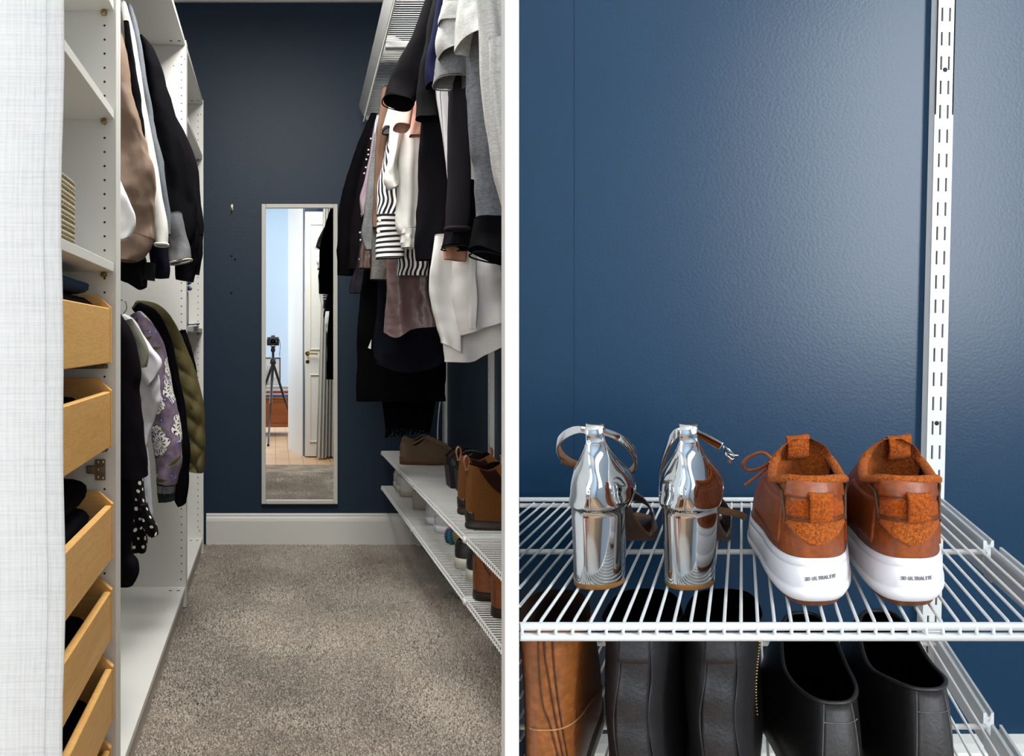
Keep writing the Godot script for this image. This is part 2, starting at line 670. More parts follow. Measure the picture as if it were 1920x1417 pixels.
func brass() -> StandardMaterial3D:
	if not mats.has("brass"): mats["brass"] = mat(Color(0.62, 0.53, 0.34), 0.35, 0.9)
	return mats["brass"]

func shelf_board(o: Node3D, y: float, d0: float, d1: float, xf := XF - 0.005):
	var s := Sh.new()
	s.box2(Vector3(-0.945, y - 0.0205, -d1), Vector3(xf, y, -d0), 0.001)
	put("shelf", s, lam(), o)
	for x in [-0.384, -0.88]:
		s = Sh.new()
		s.cbox(Vector3(x, y - 0.027, -d1 + 0.006), Vector3(0.013, 0.011, 0.012), 0.002)
		s.ball(Vector3(x + 0.001, y - 0.027, -d1 + 0.0122), Vector3(0.003, 0.003, 0.002), 8)
		put("shelf_pin", s, brass(), o)

func drawer(o: Node3D, yt: float, yb: float, pull := 0.0):
	var xf := -0.366 + pull
	var s := Sh.new()
	s.box2(Vector3(xf - 0.016, yb, -1.914), Vector3(xf, yt, -1.162), 0.002)
	var dr := put("drawer", s, birch(), o)
	for z in [-1.932, -1.162]:
		s = Sh.new()
		s.prism(PackedVector2Array([Vector2(-0.93, yb), Vector2(xf + 0.001, yb), Vector2(xf + 0.001, yt + 0.002), Vector2(xf - 0.03, yt + 0.03), Vector2(-0.93, yt + 0.03)]), Vector3(0, 0, z), Vector3(1, 0, 0), Vector3.UP, Vector3(0, 0, 0.0165))
		put("drawer_side", s, birch(), dr)
	s = Sh.new()
	s.box2(Vector3(-0.93, yb + 0.008, -1.914), Vector3(xf - 0.017, yb + 0.014, -1.147), 0.0)
	put("drawer_bottom", s, birch(), dr)
	s = Sh.new()
	s.cbox(Vector3(-0.42, yb - 0.008, -1.935), Vector3(0.09, 0.011, 0.016), 0.002)
	s.cbox(Vector3(-0.39, yb - 0.0085, -1.925), Vector3(0.022, 0.009, 0.02), 0.002)
	put("runner", s, mat(Color(0.55, 0.55, 0.53), 0.35, 0.9), dr)

func cam_bolt(o: Node3D, c: Vector3):
	var s := Sh.new()
	s.ball(c, Vector3(0.008, 0.0015, 0.008), 10)
	put("cam_bolt", s, paint(Color(0.3, 0.29, 0.26), 0.5), o)

func build_wardrobes():
	var o := carcass("white wardrobe nearest the linen curtain, with birch drawers and a basket shelf", 1.118, 1.972)
	peg_holes(o, 1.9455, [-0.384, -0.86], 0.13, 2.28)
	for y in [1.88, 1.633, 1.285]: shelf_board(o, y, 1.146, 1.944)
	for q in [[1.181, 1.058, 0.0], [0.994, 0.870, 0.001], [0.739, 0.618, 0.004], [0.546, 0.437, 0.002], [0.373, 0.255, 0.005], [0.19, 0.11, 0.0]]:
		drawer(o, q[0], q[1], q[2])
	var s := Sh.new()
	var c := Vector3(-0.4, 0.8146, -1.943)
	s.cbox(c + Vector3(0.007, 0, 0.002), Vector3(0.024, 0.048, 0.004), 0.0015)
	s.cbox(c + Vector3(-0.002, 0.001, 0.005), Vector3(0.043, 0.019, 0.005), 0.0018)
	s.cbox(c + Vector3(-0.015, 0.001, 0.009), Vector3(0.014, 0.013, 0.004), 0.001)
	s.cbox(c + Vector3(0.012, 0.001, 0.009), Vector3(0.012, 0.013, 0.005), 0.001)
	var hp := put("hinge_plate", s, mat(Color(0.60, 0.53, 0.44), 0.35, 0.6), o)
	for q in [[0.002, 0.018], [0.013, 0.018], [0.002, -0.016], [0.013, -0.018], [0.003, 0.001]]:
		s = Sh.new()
		s.ball(c + Vector3(q[0], q[1], 0.0055 if absf(q[1]) > 0.01 else 0.0085), Vector3(0.0032, 0.0032, 0.0018), 8)
		put("screw", s, mat(Color(0.85, 0.8, 0.7), 0.2, 1.0), hp)
	settle(o)

	o = carcass("wide white wardrobe in the middle, with two rails of hanging clothes", 1.9745, 3.53)
	peg_holes(o, 3.5035, [-0.376, -0.86], 0.16, 2.29, [[-0.3625, 2.262, 0.0025], [-0.408, 2.235, 0.0025], [-0.379, 0.128, 0.003]])
	# cam bolts in the top and bottom panels
	for q in [[-0.379, 2.3185], [-0.4125, 2.3185], [-0.383, 0.0965], [-0.415, 0.0965]]: cam_bolt(o, Vector3(q[0], q[1], -3.45))
	for y in [2.12, 1.235]:
		s = Sh.new()
		s.tube([Vector3(-0.65, y, -2.003), Vector3(-0.65, y, -3.502)], 0.0125, 12)
		put("clothes_rail", s, mat(Color(0.8, 0.8, 0.8), 0.25, 0.9), o)
	settle(o)

	o = carcass("narrow white wardrobe beside the navy back wall, with shelves", 3.5325, 4.40)
	peg_holes(o, 4.3735, [-0.385, -0.86], 0.15, 2.29, [[-0.37, 2.265, 0.0025], [-0.376, 0.132, 0.003]])
	for y in [2.055, 1.765, 1.168]: shelf_board(o, y, 3.561, 4.372)
	for q in [[-0.379, 2.3185], [-0.41, 2.3185], [-0.383, 0.0965], [-0.415, 0.0965]]: cam_bolt(o, Vector3(q[0], q[1], -4.31))
	settle(o)

# ---------- closet furnishings ----------
func build_closet():
	linen_curtain()
	wall_mirror()
	basket()
	folded_clothes()
	small_things()

func linen() -> StandardMaterial3D:
	if not mats.has("linen"):
		var m := mat(Color(0.86, 0.855, 0.845), 0.95, 0.0, 0.2)
		var s := 512
		var im := Image.create(s, s, false, Image.FORMAT_RGB8)
		var rng := RandomNumberGenerator.new()
		rng.seed = 77
		var warp := PackedFloat32Array()
		var weft := PackedFloat32Array()
		for i in s:
			warp.append(rng.randf()); weft.append(rng.randf())
		var nz := FastNoiseLite.new()
		nz.frequency = 0.02
		nz.seed = 8
		for y in s:
			for x in s:
				var a: float = warp[x] * (0.5 + 0.5 * nz.get_noise_2d(x * 9.0, y * 0.7))
				var b: float = weft[y] * (0.5 + 0.5 * nz.get_noise_2d(x * 0.7, y * 9.0 + 500.0))
				var k := clampf(1.0 - 0.11 * a - 0.09 * b, 0, 1)
				im.set_pixel(x, y, Color(k, k, k * 0.995))
		var n := im.duplicate()
		n.bump_map_to_normal_map(3.0)
		m.albedo_texture = ImageTexture.create_from_image(im)
		m.normal_enabled = true
		m.normal_texture = ImageTexture.create_from_image(n)
		m.normal_scale = 0.5
		m.uv1_scale = Vector3(3.3, 3.3, 1)
		m.backlight_enabled = true
		m.backlight = Color(0.25, 0.25, 0.24)
		mats["linen"] = m
	return mats["linen"]

func linen_curtain():
	var o := thing("linen_curtain", "white linen curtain drawn to the left side of the closet doorway", "curtain")
	var s := Sh.new()
	var hem := Sh.new()
	var rows := []
	var hrows := []
	var d := 0.90
	var xe := (119.0 - CX) * d / F
	for i in 61:
		var y := 2.88 - 2.86 * i / 60
		var wob := 0.0015 * sin(y * 9.0) + 0.001 * sin(y * 23.0 + 1.0)
		var r := PackedVector3Array()
		var back := PackedVector3Array()
		for j in 41:
			var x := -0.62 + (xe - 0.0175 + 0.62) * j / 40 + wob
			r.append(Vector3(x, y, -d + 0.010 * sin((x + 0.6) * 24.0 + sin(y * 1.3) * 0.3) * clampf((xe - x) * 6.0, 0.05, 1.0)))
		rows.append(r)
		var h := PackedVector3Array()
		for q in [[-0.0185, 0.0015], [-0.0165, 0.0028], [-0.001, 0.0025], [0.0, 0.0], [-0.001, -0.0025], [-0.0165, -0.0028]]:
			h.append(Vector3(xe + q[0] + wob, y, -d + q[1]))
		hrows.append(h)
	s.grid(rows)
	put("linen_panel", s, linen(), o)
	hem.grid(hrows, true)
	put("hem", hem, linen(), o)
	settle(o)

func wall_mirror():
	var o := thing("wall_mirror", "tall narrow mirror in a pale frame on the navy back wall", "mirror")
	var a := at(490.5, 383.5, BACK)
	var b := at(632.5, 943.5, BACK)
	var fw := 0.0225
	var z0 := -BACK + 0.003
	var z1 := -BACK + 0.026
	var fm := paint(Color(0.82, 0.81, 0.78), 0.4)
	for q in [[a.x, a.x + fw, b.y, a.y], [b.x - fw, b.x, b.y, a.y], [a.x + fw, b.x - fw, a.y - fw, a.y], [a.x + fw, b.x - fw, b.y, b.y + fw]]:
		var s := Sh.new()
		s.box2(Vector3(q[0], q[2], z0), Vector3(q[1], q[3], z1), 0.003)
		put("frame", s, fm, o)
	var s := Sh.new()
	s.box2(Vector3(a.x + fw * 0.8, b.y + fw * 0.8, z0 + 0.002), Vector3(b.x - fw * 0.8, a.y - fw * 0.8, z0 + 0.012), 0.0)
	put("mirror_glass", s, mat(Color(0.95, 0.96, 0.96), 0.0, 1.0), o)
	settle(o)

func basket():
	var o := thing("woven_basket", "pale braided seagrass basket on the wardrobe's middle shelf", "basket")
	var s := Sh.new()
	var x0 := -0.72
	var x1 := -0.364
	var z0 := -1.60
	var z1 := -1.22
	for k in 13:
		var y := 1.2895 + 0.0088 * k
		var pts := []
		var per := 90
		for i in per:
			var t := TAU * i / per
			var ex := signf(cos(t)) * pow(absf(cos(t)), 0.16)
			var ez := signf(sin(t)) * pow(absf(sin(t)), 0.16)
			pts.append(Vector3((x0 + x1) / 2 + ex * (x1 - x0 - 0.006) / 2, y, (z0 + z1) / 2 + ez * (z1 - z0 - 0.006) / 2))
		# two strands twisted round each other, the next row the other way
		var even := resample(pts + [pts[0]], 0.0034)
		for strand in 2:
			var q := []
			for i in even.size():
				var tg: Vector3 = (even[(i + 1) % even.size()] - even[(i + even.size() - 1) % even.size()]).normalized()
				var outw := Vector3.UP.cross(tg)
				var ph := TAU * i * 0.0034 / 0.017 * (1 if k % 2 == 0 else -1) + PI * strand
				q.append(even[i] + outw * cos(ph) * 0.0026 + Vector3.UP * sin(ph) * 0.0026)
			s.tube(q, 0.0029, 6, false)
	put("braid", s, tri_tex(mat(Color(0.80, 0.75, 0.62), 0.85), noise_tex("straw", 0.05, false, 1, 256, FastNoiseLite.TYPE_SIMPLEX, 0.72, 1.0), null, 30.0), o)
	s = Sh.new()
	s.box2(Vector3(x0 + 0.01, 1.2865, z0 + 0.01), Vector3(x1 - 0.01, 1.292, z1 - 0.01), 0.001)
	put("base", s, mat(Color(0.7, 0.64, 0.5), 0.9), o)
	settle(o)

func resample(pts: Array, step: float) -> Array:
	var out := [pts[0]]
	var left := step
	for i in pts.size() - 1:
		var a: Vector3 = pts[i]
		var b: Vector3 = pts[i + 1]
		var l := (b - a).length()
		var t := left
		while t <= l:
			out.append(a.lerp(b, t / l))
			t += step
		left = t - l
	return out

# a folded garment: soft slab of layers with a rounded fold at one end
func fold_shape(c: Vector3, half: Vector3, layers: int, sd: int) -> Sh:
	var s := Sh.new()
	var nz := FastNoiseLite.new()
	nz.seed = sd
	nz.frequency = 6.0
	for l in layers:
		var hy := half.y / layers
		var cy := c.y - half.y + hy * (2 * l + 1)
		var rows := []
		for i in 13:
			var ph := PI * i / 12 - PI / 2
			var r := PackedVector3Array()
			for j in 40:
				var th := TAU * j / 40
				var ex := signf(cos(th)) * pow(absf(cos(th)), 0.22)
				var ez := signf(sin(th)) * pow(absf(sin(th)), 0.22)
				var k := pow(maxf(cos(ph), 0.0), 0.3)
				var p := Vector3(c.x + ex * half.x * k * (1.0 - 0.03 * l), cy + sin(ph) * hy * 1.05, c.z + ez * half.z * k)
				p += Vector3(nz.get_noise_3d(p.x, p.y * 4, p.z + 3), nz.get_noise_3d(p.x * 1.5, p.y, p.z * 1.5) * 0.6, 0) * 0.012
				r.append(p)
			rows.append(r)
		s.grid(rows, true)
	return s

func fold_one(label: String, category: String, called: String, c: Vector3, half: Vector3, m: Material, layers := 2, sd := 1, group := ""):
	var o := put(called, fold_shape(c, half, layers, sd), m)
	tag(o, label, category, group)

func folded_clothes():
	var g := "folded clothes kept in the birch drawers"
	fold_one("folded black trousers under the blue jeans in the top birch drawer", "trousers", "folded_trousers", Vector3(-0.54, 1.178, -1.58), Vector3(0.152, 0.026, 0.325), cloth("17171b"), 1, 3, g)
	fold_one("folded mid blue jeans on top of black trousers in the top birch drawer", "jeans", "folded_jeans", Vector3(-0.545, 1.2235, -1.575), Vector3(0.15, 0.0165, 0.322), cloth("33486b"), 1, 5, g)
	fold_one("dark folded knitwear lying in the second birch drawer from the top", "sweater", "folded_sweater", Vector3(-0.57, 0.945, -1.53), Vector3(0.182, 0.05, 0.31), cloth("18181c"), 2, 7, g)
	fold_one("bulging black jersey pile heaped above the third drawer's front", "clothes", "folded_jersey", Vector3(-0.57, 0.69, -1.58), Vector3(0.182, 0.062, 0.325), cloth("1a1a20"), 2, 9, g)
	fold_one("black wool folded on top of the pile in the third drawer", "clothes", "folded_jersey", Vector3(-0.575, 0.785, -1.565), Vector3(0.178, 0.031, 0.315), cloth("15151a"), 1, 11, g)
	fold_one("dark folded clothes in the fourth birch drawer from the top", "clothes", "folded_jersey", Vector3(-0.575, 0.487, -1.54), Vector3(0.188, 0.036, 0.32), cloth("16151a"), 2, 13, g)
	fold_one("black folded clothes in the fifth birch drawer from the top", "clothes", "folded_jersey", Vector3(-0.575, 0.303, -1.56), Vector3(0.185, 0.033, 0.32), cloth("121217"), 2, 15, g)
	fold_one("small white folded socks among black clothes in the fifth drawer", "socks", "folded_socks", Vector3(-0.445, 0.356, -1.70), Vector3(0.034, 0.019, 0.05), cloth("e4e6ec"), 1, 17, g)
	fold_one("white cotton blouse at the front of the fifth drawer", "blouse", "folded_blouse", Vector3(-0.425, 0.354, -1.47), Vector3(0.035, 0.017, 0.06), cloth("e8e9ee"), 1, 19, g)

func small_things():
	# wall hook above the mirror's left
	var o := thing("wall_hook", "small brass hook on the navy wall left of the mirror", "hook")
	var c := at(435, 390, BACK)
	var s := Sh.new()
	s.box2(c + Vector3(-0.006, -0.012, 0.001), c + Vector3(0.006, 0.02, 0.004), 0.001)
	put("plate", s, mat(Color(0.8, 0.76, 0.66), 0.3, 0.9), o)
	s = Sh.new()
	s.tube(curve([c + Vector3(0, 0.004, 0.003), c + Vector3(0, -0.002, 0.02), c + Vector3(0, -0.014, 0.024), c + Vector3(0, -0.014, 0.036), c + Vector3(0, -0.002, 0.041)], 12), 0.0028, 8)
	put("hook_arm", s, mat(Color(0.8, 0.76, 0.66), 0.3, 0.9), o)
	# things on the narrow wardrobe's lowest shelf
	o = thing("box_file", "slim dark grey box file on the narrow wardrobe's lowest shelf", "file")
	var p := Vector3(-0.402, 1.168, -3.72)
	s = Sh.new()
	s.box2(p + Vector3(-0.12, 0.0, -0.03), p + Vector3(0.03, 0.155, 0.03), 0.003)
	put("case", s, mat(Color(0.09, 0.09, 0.1), 0.6), o)
	s = Sh.new()
	s.box2(p + Vector3(0.0305, 0.02, -0.02), p + Vector3(0.032, 0.13, 0.02), 0.001)
	put("spine_strip", s, mat(Color(0.55, 0.56, 0.58), 0.6), o)
	settle(o)
	var b := put("folded_scarf", fold_shape(p + Vector3(-0.02, 0.183, -0.02), Vector3(0.06, 0.024, 0.09), 2, 4), cloth("6d86a3"))
	tag(b, "pale blue folded scarf resting on the dark box file", "scarf")
	b = put("folded_paper", fold_shape(p + Vector3(0.0, 0.012, -0.28), Vector3(0.05, 0.0115, 0.12), 2, 6), cloth("c8ccd0"))
	tag(b, "small stack of pale grey cloths on the narrow wardrobe's lowest shelf", "cloths")

# ---------- shoes ----------
# the form of a low or high shoe: heel at the origin, x right, y up, z towards the toe
class Form:
	var len := 0.27
	var wid := [0.033, 0.032, 0.041, 0.033]
	var base0 := 0.03      # where the upper leaves the sole, at the heel and at the toe
	var base1 := 0.024
	var cz0 := 0.008       # collar opening
	var cz1 := 0.115
	var cw := 0.025
	var ch := [0.095, 0.075, 0.09]
	var toe_h := 0.04
	var bulge := 0.008
	var put_at: Callable
	func w(t: float) -> float:
		var f := clampf(t, 0, 1) * 3.0
		var k := mini(int(f), 2)
		var u := f - k
		u = u * u * (3 - 2 * u)
		return lerpf(wid[k], wid[k + 1], u)
	func edge(phi: float, grow := 0.0) -> Vector2:
		var t := (1 - cos(phi)) / 2
		var s := sin(phi)
		return Vector2(signf(s) * pow(absf(s), 0.62) * (w(t) + grow), len * t + (t * 2 - 1) * grow)
	func base(phi: float) -> Vector3:
		var t := (1 - cos(phi)) / 2
		var e := edge(phi)
		return Vector3(e.x, lerpf(base0, base1, t), e.y)
	func collar(phi: float) -> Vector3:
		var t := (1 - cos(phi)) / 2
		var s := sin(phi)
		var y: float
		if t < 0.5: y = lerpf(ch[0], ch[1], smoothstep(0.0, 0.5, t))
		else: y = lerpf(ch[1], ch[2], smoothstep(0.5, 1.0, t))
		return Vector3(signf(s) * pow(absf(s), 0.75) * cw, y, lerpf(cz0, cz1, t))
	func p(phi: float, k: float) -> Vector3:
		var t := (1 - cos(phi)) / 2
		var b := base(phi)
		var c := collar(phi)
		var f := smoothstep(0.25, 0.95, t)
		var m := Vector3(lerpf(b.x, c.x, 0.12) * (1.0 + 0.06 * f), lerpf((b.y + c.y) / 2, b.y + toe_h, f), lerpf(b.z - bulge * (1 - f), lerpf(b.z, c.z, 0.12), f))
		return b * (1 - k) * (1 - k) + m * 2 * k * (1 - k) + c * k * k
	func n(phi: float, k: float) -> Vector3:
		var a := p(phi + 0.02, k) - p(phi - 0.02, k)
		var k2 := clampf(k, 0.02, 0.98)
		var b := p(phi, k2 + 0.02) - p(phi, k2 - 0.02)
		return b.cross(a).normalized()
	func at(q: Vector3) -> Vector3:
		return put_at.call(q)
	func upper(cols := 56, rows := 12, k1 := 1.0) -> Sh:
		var s := Sh.new()
		var g := []
		for i in rows + 1:
			var r := PackedVector3Array()
			for j in cols: r.append(at(p(TAU * j / cols, k1 * i / rows)))
			g.append(r)
		s.grid(g, true)
		return s
	func lining(cols := 40, depth := -1.0) -> Sh:   # from the collar down inside to the insole
		var s := Sh.new()
		var g := []
		for i in 8:
			var f := i / 7.0
			var r := PackedVector3Array()
			for j in cols:
				var phi := TAU * j / cols
				var c := collar(phi)
				var q := edge(phi, -0.008)
				var bt := Vector3(q.x * 0.9, base0 + 0.004 if depth < 0 else depth, q.y * 0.8 + 0.01)
				var mid := p(phi, 0.7)
				var inner := c.lerp(bt, f)
				if i > 0 and i < 7: inner = inner.lerp(Vector3(mid.x * 0.9, inner.y, mid.z), 0.25 * sin(PI * f))
				inner.x *= 0.97
				r.append(at(inner))
			g.append(r)
		s.grid(g, true)
		s.fan(g[7])
		return s
	# stacked sole rings: each [y, grow]; the toe springs up a little
	func sole(prof: Array, cols := 56, spring := 0.004) -> Sh:
		var s := Sh.new()
		var g := []
		for q in prof:
			var r := PackedVector3Array()
			for j in cols:
				var phi := TAU * j / cols
				var t := (1 - cos(phi)) / 2
				var e := edge(phi, q[1])
				var y: float = q[0]
				if q.size() > 2: y = lerpf(q[0], q[2], t)
				r.append(at(Vector3(e.x, y + spring * pow(maxf(t - 0.6, 0) / 0.4, 2.0), e.y)))
			g.append(r)
		s.grid(g, true)
		s.fan(g[0], true)
		s.fan(g[g.size() - 1])
		return s
	# a panel laid on the upper: phi from a to b, heights from lo(f) to hi(f), proud by off
	func panel(a: float, b: float, lo: Callable, hi: Callable, off: float, cols := 24, rows := 8) -> Sh:
		var s := Sh.new()
		var g := []
		for i in rows + 3:
			var r := PackedVector3Array()
			for j in cols + 3:
				var edge_row := i == 0 or i == rows + 2 or j == 0 or j == cols + 2
				var fj := clampf((j - 1.0) / cols, 0, 1)
				var fi := clampf((i - 1.0) / rows, 0, 1)
				var phi := lerpf(a, b, fj)
				var k: float = lerpf(lo.call(fj), hi.call(fj), fi)
				r.append(at(p(phi, k) + n(phi, k) * (-0.0006 if edge_row else off)))
			g.append(r)
		s.grid(g)
		return s
	func line(pts: Array, off: float, r: float, k := 6, closed := false) -> Sh:   # piping along [phi, k] points
		var s := Sh.new()
		var q := []
		for e in pts: q.append(at(p(e[0], e[1]) + n(e[0], e[1]) * off))
		s.tube(q, r, k, not closed, closed)
		return s
	func rim(r: float, off := 0.0, cols := 48, flat := 1.0) -> Sh:
		var s := Sh.new()
		var q := []
		for j in cols:
			var c := collar(TAU * j / cols)
			q.append(at(Vector3(c.x, c.y + off, c.z)))
		s.tube(q, r, 8, false, true, flat)
		return s
	func laces(m: int, z0: float, z1: float, half: float, r: float) -> Array:
		var out := []
		for i in m:
			var s := Sh.new()
			var t := lerpf(z0, z1, float(i) / maxi(m - 1, 1))   # as a share of k from collar to toe at phi = PI
			var pts := []
			for j in 9:
				var f := j / 8.0 * 2 - 1
				pts.append(at(p(PI + f * half, t) + n(PI + f * half, t) * (0.003 - 0.002 * f * f)))
			s.tube(pts, r, 6)
			out.append(s)
		return out

func leather(hex: String, rough := 0.45, bump := 0.35, scale := 30.0) -> StandardMaterial3D:
	var key := "l" + hex + str(rough) + str(bump)
	if not mats.has(key):
		var m := mat(Color(hex), rough, 0.0, 0.5)
		tri_tex(m, noise_tex("leather_c", 0.02, false, 1, 512, FastNoiseLite.TYPE_SIMPLEX_SMOOTH, 0.62, 1.0), noise_tex("leather_n", 0.05, true, 5.0, 512, FastNoiseLite.TYPE_CELLULAR), scale * 0.4, bump)
		mats[key] = m
	return mats[key]

func suede(hex: String) -> StandardMaterial3D:
	var key := "s" + hex
	if not mats.has(key):
		var m := mat(Color(hex), 0.95, 0.0, 0.2)
		tri_tex(m, noise_tex("suede_c", 0.06, false, 1, 512, FastNoiseLite.TYPE_SIMPLEX, 0.55, 1.0), noise_tex("suede_n", 0.12, true, 10.0, 512, FastNoiseLite.TYPE_SIMPLEX), 9.0, 0.9)
		m.rim_enabled = true
		m.rim = 0.35
		mats[key] = m
	return mats[key]

func chrome() -> StandardMaterial3D:
	if not mats.has("chrome"): mats["chrome"] = mat(Color(0.76, 0.76, 0.755), 0.06, 1.0)
	return mats["chrome"]

# ---------- the shoe shelves on the blue wall ----------
const NEAR := 0.587
const SKEW := 0.55
const RISE := 0.0094
const UPY := 0.917
const LOY := 0.7555

# a place on the shelves: a along the front edge, h above the wires, b back from the front edge (the wires run slantwise)
func sp(y: float, a: float, h: float, b: float) -> Vector3:
	return Vector3(a + SKEW * b, y + h + RISE * b, -NEAR - b)

func enamel() -> StandardMaterial3D:
	return paint(Color(0.84, 0.845, 0.84), 0.3)

func wire_shelf(label: String, y: float):
	var o := thing("wire_shelf", label, "shelf", Vector3.ZERO, "white wire shelves on the blue wall")
	var aR := 0.5455
	var depth := 0.411
	var a := 0.1721 - 0.01152 * 9
	while a < aR + 0.0005:
		var b0 := maxf(0.0, (0.1698 - a) / 0.2619)
		var pts := [sp(y, a, -0.0013, depth - 0.003)]
		if b0 < depth - 0.03:
			if b0 > 0:
				pts.append(sp(y, a, -0.0013, b0))
			else:
				pts += [sp(y, a, -0.0013, 0.004), sp(y, a, -0.0022, 0.0005), sp(y, a, -0.0045, -0.0022), sp(y, a, -0.0068, -0.0030), sp(y, a, -0.0084, -0.0030)]
			var s := Sh.new()
			s.tube(pts, 0.00115, 7)
			put("wire", s, enamel(), o)
		a += 0.01152
	# cross rods: two at the front, one midway, two at the back; those on the left end at the white panel
	for q in [[-0.004, 0.0, 0.0029], [-0.0112, 0.0, 0.0029], [-0.0048, 0.202, 0.0026], [-0.0045, depth, 0.0028], [0.003, depth - 0.002, 0.0026]]:
		var left: float = maxf(0.1695 - 0.2619 * q[1], -0.2)
		var s := Sh.new()
		s.tube([sp(y, left, q[0], q[1]), sp(y, aR + 0.002, q[0], q[1])], q[2], 10)
		put("cross_rod", s, enamel(), o)
	# bracket arm at the right end, notched where it carries the middle rod
	for part in [[0.0, 0.190], [0.214, depth + 0.01]]:
		var s := Sh.new()
		var b0: float = part[0]
		var b1: float = part[1]
		var h0 := -0.022 - 0.012 * b0 / depth
		var h1 := -0.022 - 0.012 * b1 / depth
		var rows := []
		for q in [[b0, 0.0025, h0], [b1, 0.0025, h1]]:
			rows.append(PackedVector3Array([sp(y, aR + 0.0035, q[2], q[0]), sp(y, aR + 0.0035, q[1], q[0]), sp(y, aR + 0.0065, q[1], q[0]), sp(y, aR + 0.0065, q[1] - 0.004, q[0]), sp(y, aR + 0.011, q[1] - 0.004, q[0]), sp(y, aR + 0.011, q[1], q[0]), sp(y, aR + 0.0135, q[1], q[0]), sp(y, aR + 0.0135, q[2], q[0])]))
		s.smooth(false)
		s.grid(rows, true)
		s.fan(rows[0], true)
		s.fan(rows[1])
		if b0 < 0.1: # the web under the notch
			rows = []
			for bb in [b1, 0.214]: rows.append(PackedVector3Array([sp(y, aR + 0.004, -0.030, bb), sp(y, aR + 0.004, -0.010, bb), sp(y, aR + 0.013, -0.010, bb), sp(y, aR + 0.013, -0.030, bb)]))
			s.grid(rows, true)
		put("bracket", s, paint(Color(0.80, 0.81, 0.81), 0.35), o)
	settle(o)

# a slotted upright on the blue wall
func slotted_rail(o: Node3D, foot: Vector3, top: Vector3, w: float, proud: float, pitch: float, slot: float, holes: Array, face := Vector3(0, 0, 1)):
	var up := (top - foot).normalized()
	var side := up.cross(face).normalized()
	if side.dot(Vector3(1, 0, 0)) < 0 and absf(side.x) > 0.5: side = -side
	var len := (top - foot).length()
	var bs := Basis(side, up, face)
	var s := Sh.new()
	var th := 0.0016
	var cs := w * 0.205   # slot column offset
	var sw := w * 0.055
	var strip := func(x0: float, x1: float, y0: float, y1: float):
		s.cbox(foot + bs * Vector3((x0 + x1) / 2, (y0 + y1) / 2, proud - th / 2), Vector3(x1 - x0, y1 - y0, th), 0.0, bs)
	strip.call(-w / 2, -cs - sw, 0.0, len)
	strip.call(-cs + sw, cs - sw, 0.0, len)
	strip.call(cs + sw, w / 2, 0.0, len)
	var y := pitch * 0.3
	var last := 0.0
	while y + slot < len:
		for q in [-cs, cs]: strip.call(q - sw, q + sw, last, y)
		last = y + slot
		y += pitch
	for q in [-cs, cs]: strip.call(q - sw, q + sw, last, len)
	for q in [-1, 1]:
		s.cbox(foot + bs * Vector3(q * (w / 2 - th / 2), len / 2, proud / 2), Vector3(th, len, proud), 0.0, bs)
	put("channel", s, enamel(), o)
	s = Sh.new()
	s.cbox(foot + bs * Vector3(0, len / 2, 0.001), Vector3(w * 0.9, len, 0.0012), 0.0, bs)
	put("backing", s, paint(Color(0.02, 0.05, 0.06), 0.9), o)
	for hy in holes:
		s = Sh.new()
		var rows := []
		for q in [[0.0027, 0.0003], [0.0024, 0.0005], [0.0001, 0.0005]]:
			var r := PackedVector3Array()
			for j in 14: r.append(foot + bs * Vector3(cos(TAU * j / 14) * q[0], hy + sin(TAU * j / 14) * q[0], proud + q[1]))
			rows.append(r)
		s.grid(rows, true)
		put("screw_hole", s, paint(Color(0.02, 0.02, 0.02), 0.6), o)

func build_right_side():
	wire_shelf("upper white wire shelf, carrying the silver heels and tan sneakers", UPY)
	wire_shelf("lower white wire shelf, under the black boots", LOY)
	var o := thing("wall_rail", "white slotted wall rail on the blue wall above the tan sneakers", "wall rail")
	var d := 1.0145
	var k := 1.0055 / F
	var top := Vector3((1796.4 - CX) * k, EYE + (HZ + 900) * k, -d)
	var foot := Vector3((1743.5 - CX) * k, EYE - (1330 - HZ) * k, -d)
	var h0: float = ((1330.0 - 793) * k)
	var h1: float = ((1330.0 - 130.5) * k)
	slotted_rail(o, foot, top, 0.0219, 0.009, 45.6 * k, 25.5 * k, [h0, h1])
	settle(o)
	heel_shoe("left silver block heel sandal, its ankle strap buckled in a loop", 0.2098, 0.0665, 0)
	heel_shoe("right silver block heel sandal, its ankle strap open with the buckle loose", 0.2815, 0.0655, 1)
	sneaker("left tan leather and suede sneaker, a lace loop hanging at its side", 0.3765, 0.024, 0)
	sneaker("right tan leather and suede sneaker, beside the wall rail", 0.4445, 0.0235, 1)
	low_boots()

